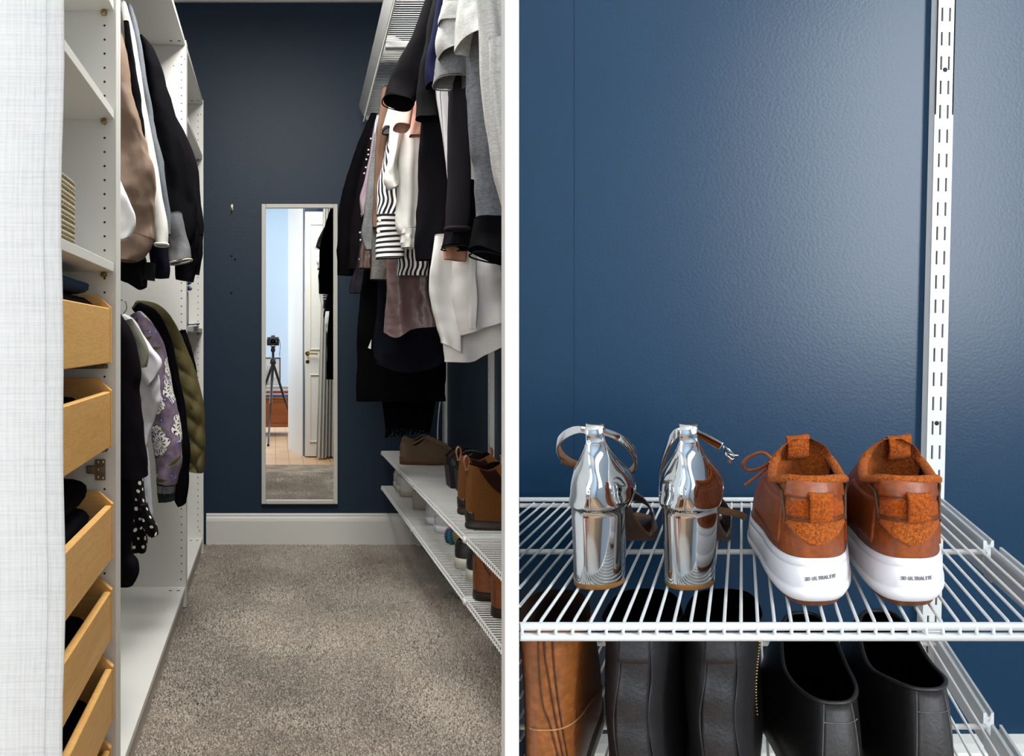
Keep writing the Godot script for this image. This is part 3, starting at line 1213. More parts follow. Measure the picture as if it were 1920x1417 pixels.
func heel_shoe(label: String, a: float, b: float, which: int):
	var o := thing("heel_sandal", label, "sandal", Vector3.ZERO, "silver block heel sandals")
	var f := func(q: Vector3) -> Vector3: return sp(UPY, a + q.x, q.y + 0.0006, b + q.z)
	var seg := 56
	# block heel: a D-shaped column flaring towards its seat
	var s := Sh.new()
	var rows := []
	for q in [[0.0042, 0.0201, 0.0], [0.02, 0.0204, 0.0004], [0.04, 0.0212, 0.0002], [0.055, 0.0218, -0.0004], [0.0606, 0.0221, -0.0008]]:
		var r := PackedVector3Array()
		for j in seg:
			var th := TAU * j / seg
			var x: float = sin(th)
			var z: float = -cos(th)
			var fl := 1.0 if z < 0 else 0.75
			r.append(f.call(Vector3(signf(x) * pow(absf(x), 0.86) * q[1], q[0], q[2] + 0.022 + z * 0.022 * fl)))
		rows.append(r)
	s.grid(rows, true)
	s.fan(rows[4])
	put("heel_block", s, chrome(), o)
	s = Sh.new()
	rows = []
	for q in [[0.0, 0.0190], [0.0008, 0.0199], [0.0044, 0.0199]]:
		var r := PackedVector3Array()
		for j in seg:
			var th := TAU * j / seg
			var x: float = sin(th)
			var z: float = -cos(th)
			r.append(f.call(Vector3(signf(x) * pow(absf(x), 0.86) * q[1], q[0], 0.022 + z * 0.0218 * (1.0 if z < 0 else 0.75) * q[1] / 0.0199)))
		rows.append(r)
	s.grid(rows, true)
	s.fan(rows[0], true)
	put("heel_tip", s, paint(Color(0.50, 0.335, 0.16), 0.5), o)
	# counter: a sheet wrapped round the heel, drawn to a narrow neck at the top
	var prof := curve([Vector3(0.0595, 0.0222, -0.0012), Vector3(0.063, 0.0243, -0.0035), Vector3(0.071, 0.0258, -0.005), Vector3(0.078, 0.0249, -0.0048), Vector3(0.086, 0.0222, -0.003), Vector3(0.094, 0.0172, -0.0005), Vector3(0.102, 0.0122, 0.0018), Vector3(0.109, 0.0086, 0.003), Vector3(0.116, 0.0064, 0.0032), Vector3(0.1245, 0.0061, 0.003)], 40)
	for side in 2:
		s = Sh.new()
		rows = []
		for q in prof:
			var r := PackedVector3Array()
			var deep: float = lerpf(0.026, 0.048 * pow(clampf((q.y - 0.005) / 0.021, 0.05, 1.0), 1.3), smoothstep(0.0595, 0.072, q.x))
			for j in 33:
				var e := j / 32.0 * 2 - 1
				var th := e * PI / 2
				var inn := 0.0012 * side
				var p := Vector3(sin(th) * (q.y - inn), q.x, q.z + deep * (1 - cos(th)) + inn)
				p += Vector3(0, 0.0005 * sin(e * 5.0 + q.x * 300.0) * side, 0.0006 * sin(p.x * 260.0 + q.x * 190.0) * smoothstep(0.07, 0.09, q.x))
				r.append(f.call(p))
			rows.append(r)
		s.grid(rows)
		put("counter" if side == 0 else "lining", s, chrome() if side == 0 else leather("8a6242", 0.6), o)
		if side == 0:
			var edge_pts := []
			for i in rows.size(): edge_pts.append(rows[i][0])
			for i in rows.size(): edge_pts.append(rows[rows.size() - 1 - i][32])
			s = Sh.new()
			s.tube(edge_pts, 0.0007, 6)
			put("topline_binding", s, chrome(), o)
			# raised back seam and the welt round the heel seat
			s = Sh.new()
			var seam := []
			for i in range(0, 15): seam.append(rows[i][16] + Vector3(-0.0032 if which == 0 else -0.002, 0, 0.0004))
			s.tube(seam, 0.00055, 6)
			put("back_seam", s, chrome(), o)
			s = Sh.new()
			var welt := []
			for j in 33: welt.append(f.call(Vector3(sin((j / 16.0 - 1) * PI / 2) * 0.0225, 0.0604, -0.0012 + 0.046 * (1 - cos((j / 16.0 - 1) * PI / 2)))))
			s.tube(welt, 0.0011, 6)
			put("welt", s, chrome(), o)
	# strap keeper at the top, with two rows of stitches
	s = Sh.new()
	s.band([f.call(Vector3(0, 0.1135, -0.0005)), f.call(Vector3(0, 0.118, -0.0022)), f.call(Vector3(0, 0.1262, -0.0022)), f.call(Vector3(0, 0.1272, 0.001)), f.call(Vector3(0, 0.1262, 0.0045)), f.call(Vector3(0, 0.115, 0.005))], 0.0064, 0.0007, Vector3(1, 0, 0))
	put("strap_keeper", s, chrome(), o)
	s = Sh.new()
	for i in 9:
		for rr in 2: s.ball(f.call(Vector3(-0.0052 + 0.0013 * i, 0.1135 - 0.0018 * rr, -0.0018 + 0.0009 * rr)), Vector3(0.00045, 0.0003, 0.0004), 6)
	put("stitches", s, paint(Color(0.75, 0.75, 0.74), 0.5), o, "stuff")
	# footbed and sole: from the heel seat down to the ball and toe
	var bed := curve([Vector3(0.0, 0.0595, 0.012), Vector3(0.0, 0.056, 0.045), Vector3(0.0, 0.035, 0.09), Vector3(0.0, 0.010, 0.135), Vector3(0.0, 0.0055, 0.17), Vector3(0.0, 0.007, 0.215), Vector3(0, 0.009, 0.228)], 24)
	var bw := curve([0.018, 0.0205, 0.0195, 0.026, 0.031, 0.022, 0.004], 24)
	for lay in 2:
		s = Sh.new()
		rows = []
		for i in bed.size():
			var c: Vector3 = bed[i]
			var up := 0.0028 if lay == 0 else 0.0
			var dn := 0.0 if lay == 0 else -0.0045
			rows.append(PackedVector3Array([f.call(c + Vector3(-bw[i], up, 0)), f.call(c + Vector3(0, up - 0.001 * (1 - lay), 0)), f.call(c + Vector3(bw[i], up, 0)), f.call(c + Vector3(bw[i], dn, 0)), f.call(c + Vector3(-bw[i], dn, 0))]))
		s.grid(rows, true)
		put("footbed" if lay == 0 else "sole", s, leather("8a5c38", 0.55) if lay == 0 else leather("6b4528", 0.55), o)
	# open-toed vamp arching over the ball of the foot
	for lay in 2:
		s = Sh.new()
		rows = []
		for i in 13:
			var z := 0.130 + 0.085 * i / 12
			var r := PackedVector3Array()
			var hw := 0.0305 - 0.008 * pow(i / 12.0, 2.0) - 0.0012 * lay
			var hh := 0.054 - 0.028 * i / 12.0 - 0.0012 * lay
			for j in 25:
				var th := PI * (1.5 * j / 24 - 0.25)
				r.append(f.call(Vector3(-cos(th) * hw, 0.4 * hh + 0.003 + sin(th) * hh * 0.57, z + 0.010 * (1 - sin(th)) * (1 - i / 12.0) - 0.006)))
			rows.append(r)
		s.grid(rows)
		if lay == 0:
			s.tube(Array(rows[0]), 0.0011, 6)
		put("vamp" if lay == 0 else "vamp_lining", s, chrome() if lay == 0 else leather("6e4526", 0.6), o)
	# ankle strap
	var st := []
	if which == 0:
		st = [[1100, 807, 0.6555], [1078, 806, 0.660], [1055, 818, 0.672], [1044.5, 836, 0.690], [1056, 858, 0.715], [1090, 874, 0.737], [1130, 884, 0.747], [1168, 888, 0.737], [1187, 880, 0.715], [1194, 863, 0.695], [1186, 842, 0.676], [1160, 820, 0.662], [1128, 808, 0.6555]]
	else:
		st = [[1352, 836, 0.672], [1335, 826, 0.668], [1318, 816, 0.661], [1302, 810, 0.6545], [1286, 807, 0.6535], [1268, 812, 0.656], [1252, 836, 0.668], [1241, 866, 0.690], [1238, 896, 0.715], [1250, 925, 0.735]]
	for lay in 2:
		var pts := []
		for q in st: pts.append(at(q[0], q[1], q[2]))
		pts = curve(pts, 48)
		var mid := Vector3.ZERO
		for p in pts: mid += p
		mid /= pts.size()
		if lay == 1:
			for i in pts.size(): pts[i] += Vector3(mid.x - pts[i].x, 0, mid.z - pts[i].z).normalized() * 0.0013
		s = Sh.new()
		s.band(pts, 0.0029, 0.0005, Vector3(0, 1, 0.25))
		put("ankle_strap" if lay == 0 else "strap_lining", s, chrome() if lay == 0 else leather("a87a52", 0.6), o)
	if which == 0:
		s = Sh.new()
		s.band([at(1078, 872, 0.715), at(1066, 869, 0.71), at(1054, 864, 0.708)], 0.0026, 0.0006, Vector3(0, 1, 0.2))
		put("strap_end", s, leather("6e4a2c", 0.6), o)
	else:
		s = Sh.new()
		s.band(curve([at(1345, 956, 0.765), at(1368, 960, 0.775), at(1388, 965, 0.782), at(1397, 970, 0.785)], 12), 0.0032, 0.0008, Vector3(0, 1, 0.2))
		put("strap_end", s, leather("9a7250", 0.6), o)
		s = Sh.new()
		s.tube([at(1357, 836, 0.672), at(1366, 842, 0.672), at(1378, 856, 0.673), at(1372, 862, 0.674), at(1360, 851, 0.674)], 0.0010, 8, false, true)
		s.tube([at(1362, 849, 0.671), at(1372, 853, 0.6705), at(1384, 854, 0.6705)], 0.0008, 6)
		put("buckle", s, chrome(), o)
		s = Sh.new()
		s.cbox(at(1368, 864, 0.674), Vector3(0.0026, 0.0045, 0.0022), 0.0006)
		put("buckle_tip", s, leather("5f4028", 0.5), o)
	settle(o)

func sneaker(label: String, a: float, b: float, which: int):
	var o := thing("suede_sneaker", label, "sneaker", Vector3.ZERO, "tan sneakers on the upper shelf")
	var fm := Form.new()
	fm.len = 0.272
	fm.wid = [0.0335, 0.0325, 0.040, 0.033]
	fm.base0 = 0.034; fm.base1 = 0.022
	fm.cz0 = 0.008; fm.cz1 = 0.122; fm.cw = 0.0275
	fm.ch = [0.0915, 0.083, 0.097]
	fm.toe_h = 0.040; fm.bulge = 0.007
	var turn := -0.035 if which == 0 else 0.03
	fm.put_at = func(q: Vector3) -> Vector3:
		var r := q.rotated(Vector3.UP, turn)
		return sp(UPY, a + r.x, r.y + 0.0006, b + r.z)
	var lea := leather("ab5626", 0.42, 0.25)
	var sue := suede("dd722c")
	put("upper", fm.upper(96, 16), lea, o)
	put("lining", fm.lining(56), suede("7c3f1c"), o)
	var s := fm.sole([[0.0, -0.006, 0.0], [0.001, -0.0035, 0.001], [0.0042, -0.002, 0.0035]], 96, 0.01)
	put("outsole", s, leather("8d5335", 0.6), o)
	var mid := fm.sole([[0.0040, -0.003, 0.0034], [0.0055, 0.0012, 0.005], [0.010, 0.0044, 0.008], [0.0148, 0.0042, 0.011], [0.0152, 0.0031, 0.0113], [0.0158, 0.0035, 0.0117], [0.024, 0.0030, 0.017], [0.0296, 0.0024, 0.021], [0.0301, 0.0018, 0.0215], [0.0306, 0.0023, 0.0219], [0.0345, 0.0018, 0.025], [0.036, 0.0006, 0.0265]], 96, 0.01)
	var ms := put("midsole", mid, paint(Color(0.90, 0.89, 0.90), 0.5), o)
	# lettering pressed into the back of the midsole, bent round it
	var tm := TextMesh.new()
	var fo := SystemFont.new()
	fo.font_names = PackedStringArray(["Droid Sans"])
	fo.font_weight = 700
	tm.font = fo
	tm.text = "3D ULTRALITE"
	tm.font_size = 16
	tm.pixel_size = 0.00026
	tm.depth = 0.0006
	s = Sh.new()
	var arr := tm.get_mesh_arrays()
	var vs: PackedVector3Array = arr[Mesh.ARRAY_VERTEX]
	var ix = arr[Mesh.ARRAY_INDEX]
	var lo := INF
	var hi := -INF
	for q in vs:
		lo = minf(lo, q.x); hi = maxf(hi, q.x)
	var sc := 0.0225 / (hi - lo)
	s.smooth(false)
	for q in vs:
		var x := (q.x - (lo + hi) / 2) * sc + (0.002 if which == 0 else 0.0025)
		var y := q.y * sc + 0.0225 + x * (0.09 if which == 0 else 0.0)
		var e := pow(minf(absf(x) / 0.0363, 0.99), 1.0 / 0.62)   # where the outline stands at that width
		var t := (1 - sqrt(1 - e * e)) / 2
		var z := fm.len * t + (t * 2 - 1) * 0.0031
		s.v(fm.at(Vector3(x, y, z - 0.0004 + q.z * 0.5)))
	if ix != null and ix.size():
		for i in range(0, ix.size(), 3): s.tri(ix[i], ix[i + 1], ix[i + 2])
	else:
		for i in range(0, vs.size(), 3): s.tri(i, i + 1, i + 2)
	var tx := put("lettering", s, paint(Color(0.42, 0.41, 0.42), 0.7), ms)
	tag(tx, "raised lettering across the heel of the midsole")
	# padded suede collar
	put("collar_rim", fm.rim(0.0034, -0.001, 72), sue, o)
	# heel panels, bottom to top: pointed suede overlay, suede band, smooth collar leather
	var p0 := -0.62
	var p1 := 0.62
	var v_lo := func(f: float) -> float: return 0.20 + 0.28 * absf(f * 2 - 1)
	put("heel_overlay", fm.panel(p0, p1, v_lo, func(f: float) -> float: return 0.50, 0.0016, 32, 8), sue, o)
	put("heel_band", fm.panel(p0 * 0.95, p1 * 0.95, func(f: float) -> float: return 0.49, func(f: float) -> float: return 0.755 - 0.05 * absf(f * 2 - 1), 0.0011, 32, 8), suede("d2611f"), o)
	put("collar_panel", fm.panel(p0 * 1.05, p1 * 1.05, func(f: float) -> float: return 0.77, func(f: float) -> float: return 0.985, 0.0018, 32, 6), lea, o)
	for k in [0.495, 0.535]:
		var ln := []
		for j in 21: ln.append([lerpf(p0, p1, j / 20.0), k])
		put("piping", fm.line(ln, 0.0016, 0.0007), leather("7a3d17", 0.6), o)
	for sgn in [-1, 1]:
		var ln := []
		for j in 9: ln.append([sgn * lerpf(0.52, 0.72, j / 8.0), lerpf(0.46, 0.80, j / 8.0)])
		for j in 7: ln.append([sgn * lerpf(0.72, 1.2, (j + 1) / 7.0), lerpf(0.80, 0.97, (j + 1) / 7.0)])
		put("strap_edge", fm.line(ln, 0.0016, 0.0012), leather("57381f", 0.6), o)
		put("side_panel", fm.panel(sgn * 0.68, sgn * 1.75, func(f: float) -> float: return 0.12 + 0.1 * f, func(f: float) -> float: return 0.72 + 0.1 * f, 0.0012, 24, 8), lea, o)
	# pull tab on the heel and loop on the tongue
	s = Sh.new()
	var tx0 := 0.002 if which == 0 else 0.004
	var tp := []
	for q in [[0.76, 0.0], [0.80, 0.0045], [0.77, 0.0075], [0.70, 0.008], [0.60, 0.0062], [0.52, 0.0035], [0.50, 0.001]]:
		tp.append(fm.at(fm.p(0, q[0]) + fm.n(0, q[0]) * q[1] + Vector3(tx0, 0, 0)))
	s.band(curve(tp, 20), 0.0076, 0.0011, Vector3(1, 0, 0))
	put("pull_tab", s, suede("d86a24"), o)
	# tongue: a padded leaf rising at the front of the opening
	s = Sh.new()
	var rows := []
	for i in 13:
		var f := i / 12.0
		var r := PackedVector3Array()
		for j in 24:
			var th := TAU * j / 24
			var hw := 0.0245 * (0.82 + 0.25 * f) * pow(maxf(1 - pow(maxf(f - 0.62, 0) / 0.4, 2.2), 0.02), 0.5)
			r.append(fm.at(Vector3(cos(th) * hw, 0.050 + 0.059 * f, 0.142 - 0.030 * f + sin(th) * 0.0042 - 0.022 * absf(cos(th)) * absf(cos(th)))))
		rows.append(r)
	s.grid(rows, true)
	s.fan(rows[12])
	put("tongue", s, sue, o)
	s = Sh.new()
	var lp := []
	for q in [[0.0925, 0.106], [0.0955, 0.100], [0.1035, 0.0965], [0.1095, 0.1005], [0.109, 0.108], [0.103, 0.113]]:
		lp.append(fm.at(Vector3(-0.004 if which == 0 else 0.006, q[0], q[1])))
	s.band(curve(lp, 16), 0.0085, 0.0011, Vector3(1, 0.12, 0))
	put("tongue_loop", s, suede("d86a24"), o)
	for l in fm.laces(4, 0.9, 0.55, 0.32, 0.0017): put("lace", l, leather("8f4419", 0.7), o)
	if which == 0:
		s = Sh.new()
		s.tube(curve([at(1447, 860, 0.70), at(1430, 848, 0.705), at(1404, 857, 0.715), at(1393, 870, 0.72), at(1402, 881, 0.722), at(1424, 878, 0.715), at(1444, 866, 0.70)], 30), 0.0013, 7)
		s.tube(curve([at(1440, 876, 0.705), at(1420, 892, 0.715), at(1397, 909, 0.722)], 10), 0.0012, 7)
		put("lace_loop", s, leather("a9501f", 0.7), o)
	settle(o)

func low_boots():
	# two black ankle boots seen from behind
	for w in 2:
		var o := thing("ankle_boot", ["left black leather ankle boot on the lower shelf, next to the tan boot", "right black leather ankle boot on the lower shelf, with a zip down its side"][w], "boot", Vector3.ZERO, "black ankle boots on the lower shelf")
		var a: float = [0.2435, 0.3065][w]
		var fm := Form.new()
		fm.len = 0.255
		fm.wid = [0.031, 0.0305, 0.034, 0.026]
		fm.base0 = 0.03; fm.base1 = 0.02
		fm.cz0 = 0.004; fm.cz1 = 0.085; fm.cw = 0.0305
		fm.ch = [0.143, 0.14, 0.147]
		fm.toe_h = 0.03; fm.bulge = 0.001
		fm.put_at = func(q: Vector3) -> Vector3: return sp(LOY, a + q.x + 0.0015 * sin(q.y * 60.0), q.y + 0.0006, 0.034 + q.z + 0.0008 * sin(q.y * 190.0 + q.x * 60.0) * smoothstep(0.03, 0.07, q.y))
		var bl := leather("211f20", 0.5, 0.4)
		put("upper", fm.upper(64, 24), bl, o)
		put("lining", fm.lining(), cloth("0d0d0e"), o)
		put("sole", fm.sole([[0.0, -0.003], [0.002, 0.0015], [0.028, 0.001, 0.012], [0.031, 0.0, 0.02]]), leather("141313", 0.6), o)
		put("back_strip", fm.panel(-0.22, 0.22, func(f: float) -> float: return 0.02, func(f: float) -> float: return 0.97, 0.0009, 8, 20), bl, o)
		put("pull_tab", fm.panel(-0.26, 0.2, func(f: float) -> float: return 0.78, func(f: float) -> float: return 0.985, 0.0028, 8, 6), leather("2a2829", 0.55), o)
		for q in [-0.24, 0.24]:
			var ln := []
			for j in 24: ln.append([q + 0.02 * sin(j * 0.5), 0.04 + 0.9 * j / 23.0])
			put("seam", fm.line(ln, 0.001, 0.0006), leather("332f2f", 0.5), o)
		var s := Sh.new()
		for j in (30 if w == 1 else 0):
			var k := 0.25 + 0.7 * j / 29.0
			var ph := 1.0 if w == 1 else 0.9
			var c := fm.at(fm.p(ph, k) + fm.n(ph, k) * 0.001)
			s.ball(c, Vector3(0.0011, 0.0008, 0.0011), 6)
		if w == 1: put("zip", s, mat(Color(0.75, 0.65, 0.45), 0.3, 0.9), o, "stuff")
		settle(o)
	# two low black slip-on shoes
	for w in 2:
		var o := thing("slip_on_shoe", ["left black low shoe on the lower shelf, beside the ankle boots", "right black low shoe on the lower shelf, under the sneaker by the rail"][w], "shoe", Vector3.ZERO, "black low shoes on the lower shelf")
		var a: float = [0.3935, 0.4625][w]
		var fm := Form.new()
		fm.len = 0.27
		fm.wid = [0.0325, 0.0315, 0.040, 0.030]
		fm.base0 = 0.022; fm.base1 = 0.016
		fm.cz0 = 0.012; fm.cz1 = 0.165; fm.cw = 0.0265
		fm.ch = [[0.083, 0.078, 0.100], [0.093, 0.083, 0.102]][w]
		fm.toe_h = 0.035; fm.bulge = 0.006
		fm.put_at = func(q: Vector3) -> Vector3: return sp(LOY, a + q.x - 0.10 * q.z, q.y + 0.0006, 0.036 + q.z)
		var bl := leather("1c1a1a", 0.42, 0.4)
		put("upper", fm.upper(64, 16), bl, o)
		put("lining", fm.lining(), cloth("0b0a0a"), o)
		put("sole", fm.sole([[0.0, -0.003], [0.002, 0.002], [0.018, 0.0015, 0.012], [0.022, 0.0, 0.016]]), leather("121111", 0.6), o)
		put("collar_rim", fm.rim(0.0017, 0, 56), leather("2b2828", 0.5), o)
		put("back_strip", fm.panel(-0.2, 0.3, func(f: float) -> float: return 0.02, func(f: float) -> float: return 0.98, 0.0012, 8, 12), leather("332d2a", 0.55), o)
		for q in [-0.21, 0.31]:
			var ln := []
			for j in 12: ln.append([q, 0.04 + 0.94 * j / 11.0])
			put("seam", fm.line(ln, 0.0013, 0.0006), leather("5a5350", 0.6), o)
		var ln := []
		for j in 12: ln.append([-0.2 + 0.6 * j / 11.0, 0.80])
		put("stitch_line", fm.line(ln, 0.0016, 0.0005), leather("6b6462", 0.6), o)
		put("insole", fm.panel(PI - 0.9, PI + 0.9, func(f: float) -> float: return 0.86, func(f: float) -> float: return 0.985, 0.0012, 12, 4), bl, o)
		settle(o)
	# one tan boot close by the white end panel
	var o := thing("tan_boot", "tan leather ankle boot on the lower shelf, against the white end panel", "boot")
	var fm := Form.new()
	fm.len = 0.25
	fm.wid = [0.027, 0.0255, 0.031, 0.022]
	fm.base0 = 0.018; fm.base1 = 0.014
	fm.cz0 = 0.0; fm.cz1 = 0.085; fm.cw = 0.0285
	fm.ch = [0.142, 0.138, 0.146]
	fm.toe_h = 0.032; fm.bulge = -0.004
	fm.put_at = func(q: Vector3) -> Vector3: return sp(LOY, 0.180 + q.x - 0.10 * q.z, q.y + 0.0006, 0.035 + q.z)
	var tan := leather("a4602a", 0.4, 0.25)
	put("upper", fm.upper(64, 24), tan, o)
	put("lining", fm.lining(), leather("4a2c18", 0.8), o)
	put("sole", fm.sole([[0.0, -0.002], [0.002, 0.002], [0.015, 0.002, 0.011], [0.019, 0.0, 0.014]]), leather("2a1a10", 0.6), o)
	for q in [-0.12, -0.02, 0.08]:
		var ln := []
		for j in 24: ln.append([q + 0.45 * pow(1 - j / 23.0, 2.0), 0.03 + 0.95 * j / 23.0])
		put("seam", fm.line(ln, 0.0004, 0.0007), leather("5b3216", 0.6), o)
	var ln := []
	for j in 30: ln.append([-0.3 + 2.2 * j / 29.0, 0.40 - 0.14 * j / 29.0 + 0.05 * sin(j / 29.0 * PI * 1.3)])
	put("stitch_line", fm.line(ln, 0.0006, 0.0007), leather("c9935c", 0.7), o)
	settle(o)

# ---------- hanging clothes ----------
var wr: FastNoiseLite

# soft tube of cloth: stations [u, v, half width] measured across the hanging plane at depth d; tz its half thickness
func drape(d: float, st: Array, tz: float, o := {}) -> Sh:
	if wr == null:
		wr = FastNoiseLite.new()
		wr.seed = 12
		wr.frequency = 1.0
		wr.fractal_octaves = 3
	var n: int = o.get("rows", 30)
	var k: int = o.get("k", 44)
	var amp: float = o.get("fold", 0.008)
	var fr: float = o.get("freq", 60.0)
	var ph: float = o.get("ph", d * 7.0)
	var wrk: float = o.get("wrinkle", 0.0075)
	var sq: float = o.get("sq", 0.7)
	var lean: float = o.get("lean", 0.0)     # how far the lower end drifts in depth
	var grow: float = o.get("flare", 0.25)   # folds deepen downwards
	var hem = o.get("hem", null)
	var quilt: float = o.get("quilt", 0.0)
	var cs := []
	for q in st: cs.append(Vector3(q[0], q[1], q[2]))
	cs = curve(cs, n)
	var tzs := []
	for q in st: tzs.append(q[3] if q.size() > 3 else tz)
	tzs = curve(tzs, n)
	var rows := []
	var c0 := []
	for i in n + 1:
		var q: Vector3 = cs[i]
		c0.append(at(q.x, q.y, d + lean * i / n))
	var along := 0.0
	for i in n + 1:
		if i > 0: along += (c0[i] - c0[i - 1]).length()
		var t: Vector3 = (c0[mini(i + 1, n)] - c0[maxi(i - 1, 0)]).normalized()
		var b := Vector3(0, 0, 1)
		b = (b - t * b.dot(t)).normalized()
		var a := b.cross(t).normalized()
		if a.x < 0: a = -a
		var hw: float = maxf(cs[i].z, 0.3) * d / F
		var f := float(i) / n
		var row := PackedVector3Array()
		var th_z: float = maxf(tzs[i], 0.002)
		for j in k:
			var th := TAU * j / k + PI
			var e := signf(cos(th)) * pow(absf(cos(th)), sq)
			var z := signf(sin(th)) * pow(absf(sin(th)), sq)
			var x := e * hw
			var fo := amp * ((1 - grow) + grow * f) * (sin(x * fr + ph + along * 1.7) + 0.55 * sin(x * fr * 1.9 + ph * 2.3 - along * 2.6))
			var p: Vector3 = c0[i] + a * x + b * (z * th_z + fo * (1 - 0.5 * absf(e)))
			var w := wr.get_noise_3d(p.x * 9 + ph, p.y * 5.5, p.z * 9 + d * 3) * wrk * 2.0
			var w2 := wr.get_noise_3d(p.x * 4 - ph, p.y * 7, d * 5) * wrk * 1.2
			p += b * w + a * w2 * (0.4 + 0.6 * f)
			if quilt > 0:
				var s1 := absf(sin((e * hw + along * 0.8) * PI / quilt))
				var s2 := absf(sin((e * hw - along * 0.8) * PI / quilt))
				p += b * (0.017 * (pow(s1 * s2, 0.45) - 0.6)) * signf(z if absf(z) > 0.05 else 1.0)
			if hem: p.y -= hem.call(e, z) * smoothstep(0.55, 1.0, f)
			row.append(p)
		rows.append(row)
	var s := Sh.new()
	s.grid(rows, true)
	if o.get("cap", false): s.fan(rows[n])
	if o.get("top", true): s.fan(rows[0], true)
	return s

# rounded edge where a sleeve or hem ends, so that the cloth has a thickness
func cuff_edge(d: float, u: float, v: float, hw: float, tz: float, r := 0.002, slope := 0.0, lean := 0.0) -> Sh:
	var s := Sh.new()
	var q := []
	for j in 28:
		var th := TAU * j / 28
		var e := signf(cos(th)) * pow(absf(cos(th)), 0.7)
		var z := signf(sin(th)) * pow(absf(sin(th)), 0.7)
		q.append(at(u + e * hw, v + e * hw * slope, d + lean) + Vector3(0, 0, z * tz))
	s.tube(q, r, 6, false, true)
	return s

func garment(called: String, label: String, category: String, group := "") -> Node3D:
	return thing(called, label, category, Vector3.ZERO, group)

# the body of a hanging top, between its shoulders at the rail and its hem, in metres
func body(o: Node3D, d: float, x0: float, x1: float, y_top: float, y_hem: float, m: Material, tz := 0.022):
	var cxx := (x0 + x1) / 2
	var hw := (x1 - x0) / 2
	var st := []
	for q in [[0.0, 0.18], [0.02, 0.34], [0.07, 0.72], [0.13, 0.94], [0.3, 0.95], [0.7, 0.98], [1.0, 1.0]]:
		var y := lerpf(y_top, y_hem, q[0])
		st.append([CX + cxx * F / d, HZ - (y - EYE) * F / d, hw * q[1] * F / d])
	put("body", drape(d, st, tz, {"fold": 0.008, "freq": 38.0, "rows": 26}), m, o)

func hanger(d: float, x: float, y: float, half: float, label: String, hex: String, group: String):
	var o := thing("clothes_hanger", label, "hanger", Vector3.ZERO, group)
	var s := Sh.new()
	var m := mat(Color(hex), 0.5)
	s.tube(curve([Vector3(x - half, y - 0.165, -d), Vector3(x - half * 0.6, y - 0.115, -d), Vector3(x - 0.02, y - 0.075, -d), Vector3(x + 0.02, y - 0.075, -d), Vector3(x + half * 0.6, y - 0.115, -d), Vector3(x + half, y - 0.165, -d)], 24), 0.0065, 8)
	put("shoulder_bar", s, m, o)
	s = Sh.new()
	s.tube(curve([Vector3(x, y - 0.078, -d), Vector3(x, y - 0.045, -d), Vector3(x + 0.017, y - 0.018, -d), Vector3(x + 0.014, y + 0.009, -d), Vector3(x, y + 0.0165, -d), Vector3(x - 0.014, y + 0.009, -d), Vector3(x - 0.0165, y - 0.006, -d)], 24), 0.0019, 7)
	put("hook", s, mat(Color(0.75, 0.75, 0.75), 0.25, 0.9), o)
	settle(o)

# prints
func stripe_mat(key: String, period: float, share: float, ink: Color, ground: Color, across: bool) -> StandardMaterial3D:
	if not mats.has(key):
		var im := Image.create(64, 64, false, Image.FORMAT_RGB8)
		for y in 64:
			for x in 64:
				var t := (y if across else x) / 64.0
				var e := smoothstep(0.0, 0.05, t) * (1 - smoothstep(share, share + 0.05, t))
				im.set_pixel(x, y, ground.lerp(ink, e))
		var m := mat(Color.WHITE, 0.9, 0.0, 0.3)
		m.albedo_texture = ImageTexture.create_from_image(im)
		m.uv1_scale = Vector3(1.0 / period, 1.0 / period, 1)
		mats[key] = m
	return mats[key]

func heather(hex: String, light: float, dark: float) -> StandardMaterial3D:
	var key := "h" + hex
	if not mats.has(key):
		var s := 256
		var im := Image.create(s, s, false, Image.FORMAT_RGB8)
		var nz := FastNoiseLite.new()
		nz.seed = 31
		nz.frequency = 0.09
		nz.fractal_octaves = 3
		for y in s:
			for x in s:
				var a := nz.get_noise_3d(cos(TAU * x / s) * 40.0, sin(TAU * x / s) * 40.0, y * 2.6)
				var b := nz.get_noise_3d(cos(TAU * x / s) * 14.0, sin(TAU * x / s) * 14.0, y * 3.4 + 900.0)
				var k := clampf(lerpf(dark, light, 0.5 + a * 0.7 + b * 0.5), 0, 1)
				im.set_pixel(x, y, Color(k, k, k))
		var m := mat(Color(hex), 0.95, 0.0, 0.2)
		tri_tex(m, ImageTexture.create_from_image(im), weave_normal(), 5.0, 0.4)
		mats[key] = m
	return mats[key]

func dots_mat() -> StandardMaterial3D:
	if not mats.has("dots"):
		var s := 256
		var im := Image.create(s, s, false, Image.FORMAT_RGB8)
		im.fill(Color(0.045, 0.04, 0.045))
		var rng := RandomNumberGenerator.new()
		rng.seed = 3
		for gy in 6:
			for gx in 6:
				var c := Vector2((gx + 0.5 + 0.5 * (gy % 2) + rng.randf_range(-0.18, 0.18)) * s / 6.0, (gy + 0.5 + rng.randf_range(-0.18, 0.18)) * s / 6.0)
				var r := rng.randf_range(6.0, 9.5)
				for y in range(-11, 12):
					for x in range(-11, 12):
						if Vector2(x, y).length() < r: im.set_pixel(posmod(int(c.x) + x, s), posmod(int(c.y) + y, s), Color(0.93, 0.92, 0.9))
		var m := mat(Color.WHITE, 0.85, 0.0, 0.3)
		m.albedo_texture = ImageTexture.create_from_image(im)
		m.uv1_scale = Vector3(6.5, 6.5, 1)
		mats["dots"] = m
	return mats["dots"]

